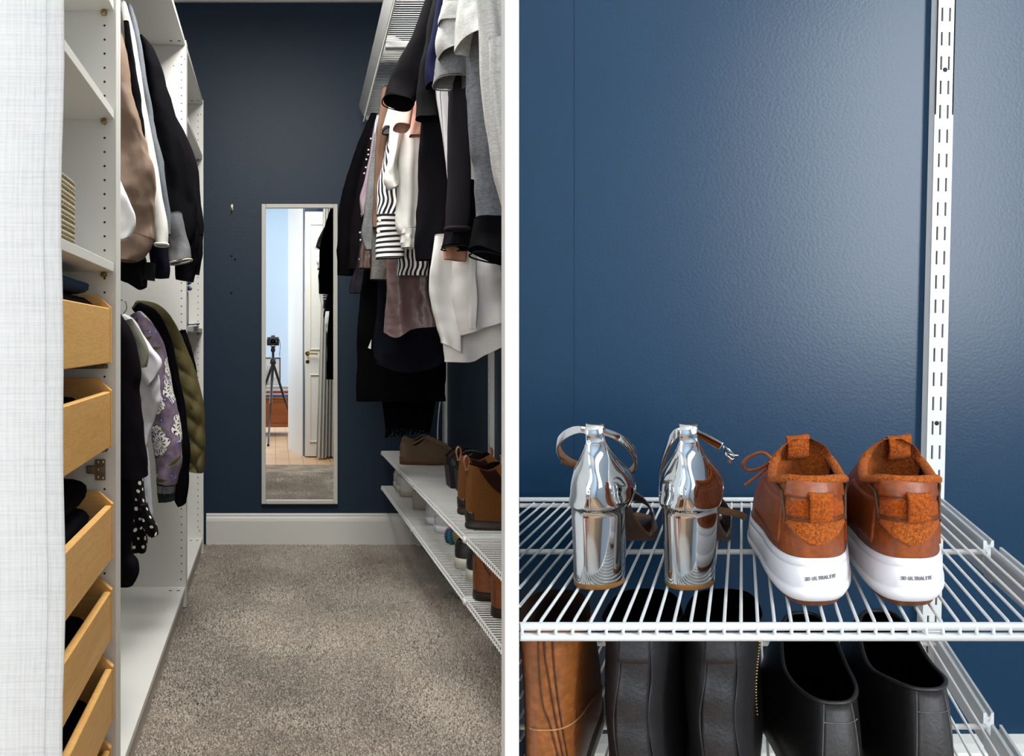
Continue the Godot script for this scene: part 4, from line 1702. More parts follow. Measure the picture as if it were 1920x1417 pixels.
# flowers on lilac: white peonies with black veins, small blue blossoms, leaves
func floral_mat() -> StandardMaterial3D:
	if not mats.has("floral"):
		var s := 512
		var im := Image.create(s, s, false, Image.FORMAT_RGB8)
		var base := Color(0.48, 0.415, 0.49)
		im.fill(base)
		var rng := RandomNumberGenerator.new()
		rng.seed = 8
		var nz := FastNoiseLite.new()
		nz.frequency = 0.02
		for y in s:
			for x in s:
				im.set_pixel(x, y, base * (1.0 + 0.25 * nz.get_noise_2d(x, y)))
		for i in 26:   # leaves
			var c := Vector2(rng.randf() * s, rng.randf() * s)
			var an := rng.randf() * TAU
			var col := Color(0.32, 0.33, 0.14) if i % 3 else Color(0.45, 0.27, 0.12)
			for y in range(-34, 35):
				for x in range(-34, 35):
					var q := Vector2(x, y).rotated(an)
					if absf(q.y) < 7.0 * (1 - pow(q.x / 32.0, 2)): im.set_pixel(posmod(int(c.x) + x, s), posmod(int(c.y) + y, s), col * (0.75 if absf(q.y) < 1 else 1.0))
		for i in 15:
			var c := Vector2(rng.randf() * s, rng.randf() * s)
			var r := rng.randf_range(42, 60)
			var an := rng.randf() * TAU
			for y in range(-60, 61):
				for x in range(-60, 61):
					var q := Vector2(x, y)
					var l := q.length() / r
					var th := q.angle() + an
					var rim := 0.78 + 0.2 * absf(sin(th * 3.0))
					if l < rim:
						var v := sin(th * 13.0 + sin(l * 9.0 + th * 2.0) * 2.4)
						var ink := v > 0.45 and l > 0.15 and l < rim - 0.08 and sin(l * 14.0 + th) > -0.5
						var col := Color(0.06, 0.06, 0.08) if ink or l > rim - 0.045 else Color(0.93, 0.91, 0.9)
						im.set_pixel(posmod(int(c.x) + x, s), posmod(int(c.y) + y, s), col)
		for i in 60:
			var c := Vector2(rng.randf() * s, rng.randf() * s)
			var col := [Color(0.36, 0.42, 0.74), Color(0.72, 0.72, 0.88), Color(0.25, 0.28, 0.55)][i % 3] as Color
			for y in range(-13, 14):
				for x in range(-13, 14):
					var q := Vector2(x, y)
					var rr := 7.0 + 4.5 * sin(q.angle() * 5.0 + i)
					if q.length() < rr: im.set_pixel(posmod(int(c.x) + x, s), posmod(int(c.y) + y, s), col if q.length() > 2.5 else Color(0.9, 0.9, 0.8))
		var m := mat(Color.WHITE, 0.6, 0.0, 0.4)
		m.albedo_texture = ImageTexture.create_from_image(im)
		m.uv1_scale = Vector3(2.1, 2.1, 1)
		mats["floral"] = m
	return mats["floral"]

func satin(hex: String) -> StandardMaterial3D:
	var key := "sat" + hex
	if not mats.has(key):
		var m := mat(Color(hex), 0.38, 0.0, 0.5)
		tri_tex(m, null, noise_tex("crinkle", 0.012, true, 10.0), 3.0, 0.5)
		mats[key] = m
	return mats[key]

func build_right_clothes():
	var rail := thing("clothes_rail", "white hanging rail under the wire shelf, full of clothes", "rail")
	var s := Sh.new()
	s.tube([Vector3(0.66, 2.215, -4.52), Vector3(0.66, 2.215, -1.3)], 0.0125, 12)
	put("rod", s, enamel(), rail)
	for d in [4.5, 3.55, 2.57, 1.6]:
		s = Sh.new()
		s.box2(Vector3(0.655, 2.2, -d - 0.006), Vector3(0.91, 2.225, -d + 0.006), 0.002)
		put("rail_bracket", s, enamel(), rail)
	settle(rail)
	var g := "clothes hanging on the right rail"
	var black := cloth("121215")
	var ink := cloth("17161a")
	var white := cloth("dcdcda")
	var o: Node3D
	# nearest: pale melange knit
	o = garment("melange_cardigan", "pale grey melange cardigan with long draped fronts, nearest the doorway", "cardigan", g)
	var pale := heather("e2e3e2", 1.0, 0.80)
	body(o, 1.72, 0.47, 0.88, 2.17, 1.5, pale)
	put("front_drape", drape(1.64, [[930, -60, 45], [948, 30, 52], [957, 120, 58], [966, 200, 60], [978, 290, 60], [992, 350, 58], [1010, 420, 56]], 0.03, {"fold": 0.012, "freq": 85.0, "wrinkle": 0.003}), pale, o)
	put("front_edge", drape(1.585, [[935, 70, 18], [940, 160, 22], [955, 260, 24], [975, 350, 24], [990, 420, 22]], 0.012, {"fold": 0.005, "freq": 120.0, "wrinkle": 0.003}), pale, o)
	put("sleeve", drape(1.78, [[910, -70, 36], [908, -20, 40], [904, 30, 44], [902, 88, 46, 0.085]], 0.05, {"fold": 0.022, "freq": 52.0, "wrinkle": 0.006, "grow": 0.8, "flare": 0.8, "ph": 2.2, "top": true}), pale, o)
	o = garment("melange_tee", "pale melange top with a rolled sleeve, second from the doorway", "top", g)
	pale = heather("dddedd", 1.0, 0.82)
	body(o, 1.96, 0.52, 0.88, 2.16, 1.45, pale)
	put("sleeve", drape(1.93, [[866, -60, 20], [858, -10, 24], [851, 40, 26], [845, 75, 27], [850, 98, 26, 0.05]], 0.04, {"fold": 0.010, "freq": 60.0, "wrinkle": 0.006}), pale, o)
	put("rolled_cuff", drape(1.9, [[850, 10, 20], [846, 36, 22], [845, 44, 21.5, 0.035]], 0.034, {"fold": 0.006, "rows": 12}), pale, o)
	# grey tee sleeve
	o = garment("grey_tee", "mid grey melange tee whose open sleeve hem faces the aisle", "tee", g)
	var grey := heather("979a9e", 1.0, 0.66)
	body(o, 2.04, 0.54, 0.88, 2.15, 1.4, grey)
	put("sleeve", drape(1.995, [[868, 30, 22], [858, 80, 29], [850, 115, 32], [846.5, 155, 31.5, 0.062]], 0.045, {"fold": 0.006, "freq": 60.0}), grey, o)
	put("hem", cuff_edge(1.995, 846.5, 155, 31.8, 0.062, 0.0022), grey, o)
	# grey sleeve with black bell cuff
	o = garment("grey_sweatshirt", "blue grey melange sweatshirt with a wide black cuff", "sweatshirt", g)
	grey = heather("8a8e96", 1.0, 0.66)
	body(o, 1.90, 0.52, 0.88, 2.15, 1.42, grey)
	put("sleeve", drape(1.86, [[902, 60, 26], [905, 130, 31], [909, 200, 33], [915, 280, 32], [917, 316, 29], [919, 345, 31], [920, 414, 29]], 0.035, {"fold": 0.006, "freq": 70.0, "wrinkle": 0.009}), grey, o)
	put("cuff", drape(1.855, [[919, 408, 29], [918, 440, 31], [918, 480, 33, 0.07]], 0.04, {"fold": 0.004, "rows": 16, "hem": func(e, _z): return 0.02 * e}), black, o)
	put("cuff_hem", cuff_edge(1.855, 918, 483, 33, 0.07, 0.002, 0.25), ink, o)
	# charcoal sleeve
	o = garment("charcoal_sweater", "charcoal knit sweater whose straight sleeve ends in a turned cuff", "sweater", g)
	var char := cloth("2b292e")
	body(o, 2.12, 0.54, 0.88, 2.15, 1.42, char)
	put("sleeve", drape(2.07, [[862, 110, 14], [858, 160, 16], [860, 250, 19], [861, 330, 21.5], [859, 400, 22.5], [857, 428, 21, 0.03]], 0.03, {"fold": 0.003, "wrinkle": 0.003}), char, o)
	put("cuff", cuff_edge(2.07, 857, 429, 21.5, 0.032, 0.004), cloth("332f35"), o)
	# black bell sleeve
	o = garment("black_blouse", "black blouse with a bell sleeve opening above the white shirt", "blouse", g)
	body(o, 2.2, 0.56, 0.88, 2.14, 1.46, black)
	put("sleeve", drape(2.14, [[866, 340, 22], [864, 400, 25], [860, 440, 27], [857, 464, 26.5, 0.062]], 0.035, {"fold": 0.003}), ink, o)
	put("sleeve_hem", cuff_edge(2.14, 857, 465, 26.5, 0.062, 0.002), cloth("242226"), o)
	# nude top
	o = garment("nude_camisole", "nude pink camisole glimpsed between black sleeve and white shirt", "camisole", g)
	put("body", drape(2.22, [[862, 436, 17], [856, 450, 22], [852, 468, 23], [850, 488, 20]], 0.02, {}), cloth("b98c72"), o)
	put("strap", drape(2.2, [[887, 380, 4], [888, 420, 5], [886, 448, 4]], 0.006, {"rows": 10}), cloth("cdb3a6"), o)
	# pinstripe shirt
	o = garment("pinstripe_shirt", "white shirt with thin black pinstripes, a narrow sliver between black sleeves", "shirt", g)
	put("sleeve", drape(2.27, [[828, 130, 14], [832, 175, 14], [838, 225, 12], [843, 280, 9], [846, 335, 6]], 0.02, {"fold": 0.002, "wrinkle": 0.002}), stripe_mat("pinstripe", 0.022, 0.07, Color("1a1a1e"), Color("d9d9dc"), false), o)
	# navy sleeve
	o = garment("navy_sweater", "dark navy sweater with a slim pushed up sleeve", "sweater", g)
	var nav := cloth("1d2036")
	body(o, 2.33, 0.58, 0.88, 2.14, 1.45, nav)
	put("sleeve", drape(2.3, [[846, -60, 12], [834, 0, 13], [823, 60, 13], [814, 120, 14], [814, 160, 16, 0.04]], 0.025, {"fold": 0.004}), nav, o)
	# black jumper: sleeve and long body
	o = garment("black_jumper", "long black jumper hanging in front of the striped shirt", "jumper", g)
	body(o, 2.44, 0.58, 0.88, 2.13, 1.5, ink)
	put("sleeve", drape(2.37, [[836, -40, 15], [824, 20, 16], [811, 100, 18], [804, 170, 22], [802, 222, 21, 0.04]], 0.03, {"fold": 0.004}), cloth("1d1d1f"), o)
	put("front", drape(2.43, [[824, 150, 28], [820, 240, 31], [816, 330, 32], [811, 410, 31], [805, 470, 25.5], [805, 487, 25]], 0.03, {"fold": 0.006, "freq": 45.0}), ink, o)
	# big black sleeve
	o = garment("black_coat", "black wool coat whose wide sleeve swings out over the pink blouse", "coat", g)
	body(o, 2.62, 0.60, 0.88, 2.13, 1.4, black)
	put("sleeve", drape(2.55, [[838, -50, 20], [820, 0, 22], [797, 75, 26], [772, 130, 30], [757, 165, 31], [747, 192, 28, 0.075]], 0.045, {"fold": 0.003, "wrinkle": 0.004}), cloth("151416"), o)
	put("sleeve_hem", cuff_edge(2.55, 746, 193, 28, 0.075, 0.002, 0.25), ink, o)
	# pink blouse
	o = garment("pink_blouse", "dusty pink blouse with an open short sleeve", "blouse", g)
	var pink := cloth("dcae9f")
	body(o, 2.8, 0.62, 0.88, 2.12, 1.5, pink)
	put("sleeve", drape(2.70, [[768, 160, 13], [760, 205, 14], [753, 240, 14.5, 0.065]], 0.03, {"fold": 0.002, "wrinkle": 0.002}), pink, o)
	put("front", drape(2.78, [[792, 160, 18], [786, 210, 16], [782, 256, 13]], 0.03, {"fold": 0.008, "freq": 60.0}), pink, o)
	# cream blouse
	o = garment("cream_blouse", "cream white blouse with gathered sleeves and frilled cuffs", "blouse", g)
	var cream := cloth("e6e5e0")
	body(o, 2.95, 0.62, 0.88, 2.12, 1.45, cream)
	put("sleeve", drape(2.86, [[748, 205, 8], [744, 240, 12], [738, 285, 8], [735, 312, 9], [735, 332, 15.5], [737, 347, 13], [739, 352, 8]], 0.03, {"fold": 0.006, "freq": 110.0, "wrinkle": 0.008, "cap": true}), cream, o)
	put("long_sleeve", drape(2.88, [[768, 230, 22], [768, 280, 24], [766, 340, 21], [765, 395, 22], [763, 424, 20], [765, 436, 15]], 0.032, {"fold": 0.008, "freq": 90.0, "wrinkle": 0.004}), cream, o)
	put("frilled_cuff", drape(2.87, [[766, 428, 13], [767, 440, 16], [765, 446, 13], [766, 455, 15], [765, 465, 11]], 0.03, {"fold": 0.006, "freq": 150.0, "rows": 20}), cream, o)
	# small white cuff
	o = garment("white_polo", "white polo with a small dark trimmed sleeve, left of the cream blouse", "polo", g)
	put("sleeve", drape(2.98, [[742, 190, 10], [735, 215, 10], [728, 243, 10.5, 0.055]], 0.025, {"fold": 0.001, "wrinkle": 0.002, "rows": 14}), cloth("e9e9ea"), o)
	put("trim", cuff_edge(2.98, 728, 246, 9.5, 0.052, 0.0022), cloth("1b1f2b"), o)
	# striped shirt
	o = garment("striped_shirt", "black and white striped shirt with a deep buttoned cuff", "shirt", g)
	var up := stripe_mat("stripe_up", 0.0185, 0.5, Color("1c212b"), Color("e9e6e2"), false)
	var cross := stripe_mat("stripe_cross", 0.0185, 0.45, Color("1c212b"), Color("e9e6e2"), true)
	body(o, 3.1, 0.62, 0.88, 2.12, 1.5, up)
	put("sleeve", drape(3.02, [[742, 220, 6], [734, 290, 14], [730, 340, 21], [729, 380, 22], [728, 404, 20]], 0.035, {"fold": 0.007, "freq": 70.0}), up, o)
	var cf := put("cuff", drape(3.0, [[728, 403, 20], [728, 430, 21.5], [730, 458, 26], [731, 484, 26.5, 0.04]], 0.035, {"fold": 0.002, "wrinkle": 0.002}), cross, o)
	for q in [[712, 414], [710, 435]]:
		s = Sh.new()
		s.ball(at(q[0], q[1], 2.962), Vector3(0.0055, 0.0055, 0.002), 10)
		put("button", s, paint(Color("e4d9c0"), 0.4), cf)
	put("front", drape(3.07, [[776, 360, 26], [775, 430, 29], [774, 475, 30], [774, 517, 30]], 0.03, {"fold": 0.006, "freq": 60.0}), up, o)
	# brown shirt
	o = garment("brown_shirt", "taupe brown shirt, a narrow strip left of the striped cuff", "shirt", g)
	var brown := cloth("6b5346")
	put("sleeve", drape(3.18, [[724, 165, 7], [720, 210, 9], [715, 270, 10], [711, 340, 8.5], [706, 400, 7], [704, 427, 5]], 0.028, {"fold": 0.005, "freq": 90.0}), brown, o)
	body(o, 3.2, 0.64, 0.88, 2.1, 1.5, brown)
	# rib knit
	o = garment("rust_knit", "rust orange ribbed knit showing under the striped cuff", "sweater", g)
	put("hem", drape(3.16, [[744, 430, 18], [741, 490, 16], [741, 522, 17]], 0.025, {"fold": 0.004, "freq": 420.0, "wrinkle": 0.002, "k": 80}), cloth("a4602f"), o)
	# grey knit
	o = garment("grey_knit", "grey wool knit with a loose hem beside the rust knit", "sweater", g)
	var gk := heather("7f8080", 1.0, 0.7)
	body(o, 3.32, 0.64, 0.88, 2.1, 1.5, gk)
	put("sleeve", drape(3.27, [[712, 230, 4], [705, 290, 9], [698, 350, 11], [694, 410, 12], [692, 440, 13], [694, 468, 11, 0.03]], 0.025, {"fold": 0.003}), gk, o)
	put("hem", drape(3.22, [[718, 420, 20], [714, 485, 17.5], [713, 524, 17]], 0.03, {"fold": 0.003}), heather("716f6d", 1.0, 0.7), o)
	# lilac blouse
	o = garment("lilac_blouse", "sheer lilac grey blouse tapering to a point by the black blouse", "blouse", g)
	body(o, 3.44, 0.66, 0.88, 2.12, 1.5, cloth("8d7d87", 0.6))
	put("front", drape(3.42, [[707, 225, 4], [701, 290, 9], [694, 350, 13], [688, 378, 14], [683, 398, 6]], 0.02, {"fold": 0.003, "hem": func(e, _z): return -0.02 * e}), cloth("8d7d87", 0.6), o)
	put("strap", drape(3.36, [[709, 215, 2], [706, 245, 4], [705, 268, 2]], 0.006, {"rows": 10}), cloth("b9c2d6"), o)
	# velvet cuff
	o = garment("velvet_shirt", "brown crushed velvet shirt with a wrinkled cuff", "shirt", g)
	body(o, 3.52, 0.66, 0.88, 2.12, 1.5, satin("5a4742"))
	put("cuff", drape(3.5, [[698, 400, 10], [692, 445, 11], [688, 475, 12], [687, 503, 12.5, 0.035]], 0.03, {"fold": 0.008, "freq": 100.0, "wrinkle": 0.01}), satin("5a4742"), o)
	# black blouse with pearl buttons
	o = garment("pearl_blouse", "black blouse with a line of pearl buttons, farthest but one along the rail", "blouse", g)
	body(o, 3.84, 0.62, 0.88, 2.12, 1.4, cloth("131013"))
	put("sleeve", drape(3.82, [[702, 215, 8], [690, 262, 15], [674, 320, 19], [663, 370, 22], [655, 430, 22], [649, 480, 17], [647, 516, 15.5, 0.03]], 0.03, {"fold": 0.006}), cloth("0c0b0d"), o)
	put("front", drape(3.74, [[702, 240, 6], [692, 300, 11], [682, 370, 16], [674, 440, 19], [670, 505, 17]], 0.03, {"fold": 0.004}), cloth("131013"), o)
	put("frill", drape(3.72, [[690, 430, 14], [682, 500, 15], [676, 530, 19], [675, 550, 21]], 0.03, {"fold": 0.010, "freq": 120.0}), cloth("242127"), o)
	for q in [[695.5, 260], [691, 281], [690.5, 290], [687, 299], [686, 314], [683, 325], [678, 401], [681, 422], [675, 436], [676, 450], [674, 486], [692, 531], [697, 538], [697, 569]]:
		s = Sh.new()
		var c := at(q[0], q[1], 3.66)
		s.ball(c, Vector3(0.0045, 0.0045, 0.0035), 8)
		put("pearl_button", s, paint(Color("cfcac4"), 0.25), o)
	# taupe satin top
	o = garment("satin_top", "taupe satin top with a curved shirt tail hem", "top", g)
	put("body", drape(3.12, [[768, 430, 34], [764, 500, 37], [763, 540, 39], [766, 580, 43], [769, 622, 47]], 0.03, {"fold": 0.012, "freq": 55.0, "rows": 40, "hem": func(e, _z): return 0.03 * exp(-pow((e + 0.55) / 0.4, 2.0)) - 0.012}), satin("6f5a5a"), o)
	# white shirts
	o = garment("white_shirt", "long white shirt with layered tails, the brightest piece on the right rail", "shirt", g)
	body(o, 2.36, 0.50, 0.88, 2.12, 1.4, white)
	var fine := cloth("e3e3e2", 0.8)
	put("back_tail", drape(2.36, [[880, 440, 60], [886, 540, 66], [893, 610, 68], [906, 660, 74]], 0.03, {"fold": 0.012, "freq": 34.0, "hem": func(e, _z): return 0.030 * (1 - absf(e + 0.3)) - 0.012}), fine, o)
	put("front_tail", drape(2.29, [[838, 440, 22], [838, 500, 32], [838, 560, 31], [842, 610, 24], [846, 652, 20]], 0.02, {"fold": 0.006, "freq": 50.0, "hem": func(e, _z): return 0.016 * e}), fine, o)
	put("front", drape(2.28, [[885, 430, 34], [892, 500, 46], [897, 560, 48], [909, 614, 44]], 0.028, {"fold": 0.010, "freq": 50.0, "hem": func(e, _z): return -0.006 * e}), fine, o)
	put("placket", drape(2.235, [[884, 480, 7], [886, 540, 7], [889, 616, 8]], 0.006, {"fold": 0.002}), fine, o)
	# navy top
	o = garment("navy_tunic", "blue black top with a rounded hem under the satin top", "top", g)
	body(o, 3.37, 0.64, 0.88, 2.12, 1.5, cloth("14151d"))
	put("body", drape(3.36, [[762, 480, 50], [765, 560, 58], [769, 620, 68], [772, 655, 73], [775, 688, 71]], 0.03, {"fold": 0.006, "freq": 30.0, "rows": 40, "hem": func(e, _z): return 0.03 * (0.7 - e * e * 1.6)}), cloth("14151d"), o)
	# black dresses
	o = garment("black_dress", "long black dress reaching lowest but one on the right rail", "dress", g)
	body(o, 3.61, 0.64, 0.88, 2.12, 1.5, cloth("09090a"))
	put("body", drape(3.6, [[756, 420, 60], [754, 520, 74], [752, 620, 83], [752, 700, 84], [752, 752, 83]], 0.035, {"fold": 0.008, "freq": 30.0}), cloth("09090a"), o)
	s = Sh.new()
	s.prism(PackedVector2Array([Vector2(0, 0), Vector2(0.012, -0.005), Vector2(0.014, 0.035)]), at(690, 652, 3.55), Vector3(1, 0, 0), Vector3(0, 1, 0), Vector3(0, 0, 0.001))
	put("tag", s, paint(Color("d8d8d4"), 0.6), o)
	o = garment("fringed_skirt", "black fringed skirt hanging lowest, over the taupe sneakers", "skirt", g)
	put("body", drape(3.78, [[768, 640, 52], [767, 740, 50], [766, 780, 46], [764, 803, 42]], 0.03, {"fold": 0.01, "freq": 80.0}), cloth("0a0a0b"), o)
	s = Sh.new()
	var rng := RandomNumberGenerator.new()
	rng.seed = 6
	for i in 60:
		var u := 722.0 + 84.0 * i / 59
		var l := 9.0 * (1 - 0.8 * i / 59.0) + rng.randf_range(2, 11)
		s.tube([at(u, 790, 3.77), at(u + rng.randf_range(-2, 2), 802 + l * 0.5, 3.77), at(u + rng.randf_range(-3, 3), 802 + l, 3.77)], 0.0022, 5)
	put("fringe", s, cloth("0a0a0b"), o, "stuff")
	for c in get_children():
		if c is Node3D and c.has_meta("group") and c.get_meta("group") == g: settle(c)
	top_shelf()
	shoe_shelf("upper white wire shoe shelf by the closet wall, holding suede boots", 0.52)
	shoe_shelf("lower white wire shoe shelf by the closet wall, holding white sneakers", 0.334)
	for d in [4.5, 3.545]:
		o = thing("wall_rail", "white slotted wall rail %s" % ["in the closet's far corner" if d > 4 else "on the navy wall above the suede boots"], "wall rail")
		slotted_rail(o, Vector3(XR, 0.25, -d), Vector3(XR, 2.5, -d), 0.036, 0.018, 0.032, 0.018, [], Vector3(-1, 0, 0))
		settle(o)
	o = thing("cable", "thin white cable hanging down the closet's far right corner", "cable")
	s = Sh.new()
	s.tube(curve([at(828, 735, 4.5), at(823, 770, 4.5), at(820.5, 810, 4.5), at(820, 860, 4.5), Vector3(0.83, 0.3, -4.57), at(800, 1000, 4.56), at(790, 1022, 4.53), at(777, 1016, 4.54), at(772, 998, 4.55), at(772, 975, 4.56)], 60), 0.0035, 7)
	put("wire", s, enamel(), o)
	settle(o)

func top_shelf():
	var o := thing("wire_shelf", "high white wire shelf above the hanging clothes", "shelf")
	var fx := func(d: float) -> float: return 0.484 - (4.52 - d) * 0.0232
	var fy := func(d: float) -> float: return 2.298 + (4.52 - d) * 0.058
	var s := Sh.new()
	var d := 1.4
	while d < 4.52:
		s.tube([Vector3(0.905, fy.call(d) + 0.003, -d), Vector3(fx.call(d), fy.call(d) + 0.003, -d), Vector3(fx.call(d) - 0.004, fy.call(d) - 0.028, -d)], 0.0019, 5)
		d += 0.0195
	put("wire_deck", s, enamel(), o, "stuff")
	# folded front edge: two rods and the strip of close wires between
	for q in [[0.0, 0.0], [-0.004, -0.03]]:
		s = Sh.new()
		s.tube([Vector3(fx.call(4.52) + q[0], fy.call(4.52) + q[1], -4.52), Vector3(fx.call(1.4) + q[0], fy.call(1.4) + q[1], -1.4)], 0.0042, 8)
		put("cross_rod", s, enamel(), o)
	s = Sh.new()
	s.prism(PackedVector2Array([Vector2(0, 0), Vector2(-0.006, -0.002), Vector2(-0.03, 0.05), Vector2(-0.024, 0.052)]), Vector3(fx.call(4.52), fy.call(4.52), -4.52), Vector3(1, 0, 0), Vector3.UP, Vector3(fx.call(1.4) - fx.call(4.52), fy.call(1.4) - fy.call(4.52), 3.12))
	put("front_lip", s, enamel(), o)
	for x in [0.62, 0.78, 0.9]:
		s = Sh.new()
		s.tube([Vector3(x, fy.call(4.52) - 0.002, -4.52), Vector3(x, fy.call(1.4) - 0.002, -1.4)], 0.003, 8)
		put("cross_rod", s, enamel(), o)
	for q in [4.5, 3.55, 2.57]:
		s = Sh.new()
		s.box2(Vector3(fx.call(q) + 0.006, fy.call(q) - 0.035, -q - 0.02), Vector3(0.91, fy.call(q) - 0.006, -q + 0.02), 0.003)
		put("bracket", s, enamel(), o)
	settle(o)
	# things stored on it
	var bx := thing("storage_bag", "pale round storage bag on the high wire shelf, bulging past its edge", "bag")
	s = Sh.new()
	var c := Vector3(0.512, fy.call(3.8) + 0.062, -3.8)
	s.ball(c, Vector3(0.072, 0.056, 0.09), 24)
	put("bag", s, cloth("cfccc6"), bx)
	s = Sh.new()
	s.tube(curve([c + Vector3(-0.03, 0.05, 0.02), c + Vector3(-0.04, 0.09, 0.0), c + Vector3(0.0, 0.1, 0), c + Vector3(0.03, 0.05, 0)], 16), 0.008, 8)
	put("handle", s, cloth("15151a"), bx)
	settle(bx)

# a closet shoe shelf: wires run from wall to aisle, their front ends folded over two rods
func shoe_shelf(label: String, y: float):
	var o := thing("wire_shelf", label, "shelf", Vector3.ZERO, "white wire shoe shelves in the closet")
	var xf := 0.581
	var s := Sh.new()
	var d := 1.5
	while d < 4.555:
		s.tube([Vector3(0.908, y - 0.002, -d), Vector3(xf + 0.002, y - 0.002, -d), Vector3(xf - 0.002, y - 0.005, -d), Vector3(xf - 0.003, y - 0.02, -d)], 0.0019, 5)
		d += 0.0195
	put("wire_deck", s, enamel(), o, "stuff")
	for q in [[0.0, -0.005], [0.0, -0.0185], [0.135, -0.005], [0.318, -0.005]]:
		s = Sh.new()
		s.tube([Vector3(xf + q[0], y + q[1], -4.558), Vector3(xf + q[0], y + q[1], -1.5)], 0.0037, 8)
		put("cross_rod", s, enamel(), o)
	for q in [4.52, 3.545, 2.57, 1.6]:
		s = Sh.new()
		s.prism(PackedVector2Array([Vector2(xf - 0.004, y - 0.004), Vector2(0.91, y - 0.004), Vector2(0.91, y - 0.06), Vector2(xf - 0.004, y - 0.016)]), Vector3(0, 0, -q - 0.024), Vector3(1, 0, 0), Vector3.UP, Vector3(0, 0, 0.048))
		put("bracket", s, enamel(), o)
		s = Sh.new()
		s.ball(Vector3(xf - 0.005, y - 0.012, -q), Vector3(0.006, 0.011, 0.018), 10)
		put("end_cap", s, enamel(), o)
	settle(o)

func build_left_clothes():
	var g := "clothes on the wardrobe's upper rail"
	var black := cloth("111114")
	var o: Node3D
	o = garment("white_tunic", "white cotton tunic with a rounded tail, nearest on the upper wardrobe rail", "tunic", g)
	put("tail", drape(2.16, [[203, 180, 12], [205, 260, 14], [207, 330, 15], [219, 385, 26], [227, 422, 28.5], [220, 449, 24]], 0.02, {"fold": 0.004, "hem": func(e, _z): return -0.018 * e * e}), cloth("e6e6e6"), o)
	body(o, 2.14, -0.88, -0.52, 2.05, 1.5, cloth("e6e6e6"))
	o = garment("linen_shirt", "taupe linen shirt with a crumpled sleeve on the upper wardrobe rail", "shirt", g)
	var tp := cloth("7f6c5f")
	body(o, 2.36, -0.88, -0.50, 2.05, 1.35, tp)
	put("sleeve", drape(2.34, [[216, 60, 12], [228, 150, 17], [238, 220, 22], [247, 290, 31], [252, 340, 36], [254, 390, 33], [257, 430, 35], [254, 470, 24]], 0.045, {"fold": 0.009, "freq": 55.0, "wrinkle": 0.019, "rows": 60}), tp, o)
	put("cuff", drape(2.31, [[252, 438, 38], [244, 466, 33], [234, 489, 24, 0.05]], 0.045, {"fold": 0.006, "wrinkle": 0.008, "rows": 16, "hem": func(e, _z): return -0.012 * e}), tp, o)
	o = garment("black_cardigan", "thin black cardigan edge between taupe linen and white blouse", "cardigan", g)
	put("edge", drape(2.46, [[236, 40, 5], [243, 100, 7], [252, 160, 8], [262, 230, 7], [272, 300, 5]], 0.015, {"fold": 0.002}), black, o)
	body(o, 2.47, -0.88, -0.52, 2.05, 1.35, black)
	o = garment("white_blouse", "off white blouse sleeve with a rolled cuff behind the taupe linen shirt", "blouse", g)
	var wb := cloth("dddcd6")
	body(o, 2.6, -0.88, -0.52, 2.06, 1.35, wb)
	put("sleeve", drape(2.57, [[231, 8, 6], [238, 45, 8.5], [244, 70, 9], [250, 120, 11], [258, 185, 13], [270, 250, 14], [282, 320, 15], [294, 390, 14], [301, 430, 13], [303, 460, 11, 0.035]], 0.03, {"fold": 0.004, "wrinkle": 0.003, "rows": 44}), wb, o)
	put("cuff", cuff_edge(2.57, 303, 459, 11.5, 0.036, 0.0045), wb, o)
	put("shoulder_tab", cuff_edge(2.56, 243.5, 62, 8, 0.012, 0.0018, 0.55), cloth("c9c5bb"), o)
	o = garment("grey_jacket", "slate grey wool jacket behind the white blouse sleeve", "jacket", g)
	var gr := heather("70757d", 1.0, 0.8)
	body(o, 2.74, -0.88, -0.52, 2.06, 1.35, gr)
	put("sleeve", drape(2.71, [[241, 14, 7], [250, 55, 10], [257, 90, 11], [263, 145, 12], [273, 210, 13], [285, 270, 13], [297, 330, 13], [306, 400, 12], [308, 440, 10]], 0.03, {"fold": 0.004}), gr, o)
	o = garment("black_blazer", "black blazer with a full sleeve, its shoulder highest against the white panel", "blazer", g)
	body(o, 2.92, -0.88, -0.5, 2.06, 1.4, black)
	put("sleeve", drape(2.88, [[268, 76, 5], [276, 92, 11], [283, 115, 15], [292, 160, 20], [305, 220, 25], [320, 280, 30], [332, 340, 31], [340, 390, 30], [342, 430, 26], [338, 456, 17]], 0.05, {"fold": 0.006, "wrinkle": 0.008, "cap": true, "rows": 44}), black, o)
	o = garment("black_bomber", "black bomber jacket whose gathered sleeve sticks out farthest from the wardrobe", "jacket", g)
	put("sleeve", drape(3.1, [[285, 150, 8], [316, 220, 14], [345, 300, 22], [355, 370, 22], [363, 425, 19.5], [368, 465, 13.5], [367, 480, 12], [365, 492, 11]], 0.045, {"fold": 0.007, "wrinkle": 0.008}), cloth("161417"), o)
	body(o, 3.12, -0.88, -0.5, 2.06, 1.4, black)
	o = garment("grey_coat", "grey wool coat with a pale turned cuff below the black blazer", "coat", g)
	put("sleeve", drape(2.79, [[326, 400, 14], [331, 440, 18], [335, 465, 20], [338, 490, 21, 0.05]], 0.035, {"fold": 0.003, "rows": 16, "hem": func(e, _z): return -0.008 * e}), heather("747678", 1.0, 0.8), o)
	put("cuff_lining", cuff_edge(2.79, 338.5, 491, 21, 0.05, 0.0035, -0.2), cloth("b9b4aa"), o)
	body(o, 2.82, -0.88, -0.55, 2.06, 1.3, heather("747678", 1.0, 0.8))
	o = garment("black_parka", "black padded parka hem, lowest piece on the upper wardrobe rail", "parka", g)
	put("hem", drape(2.42, [[222, 400, 18], [232, 460, 30], [244, 500, 34], [256, 522, 20], [264, 540, 8]], 0.04, {"fold": 0.008, "cap": true}), cloth("141316"), o)
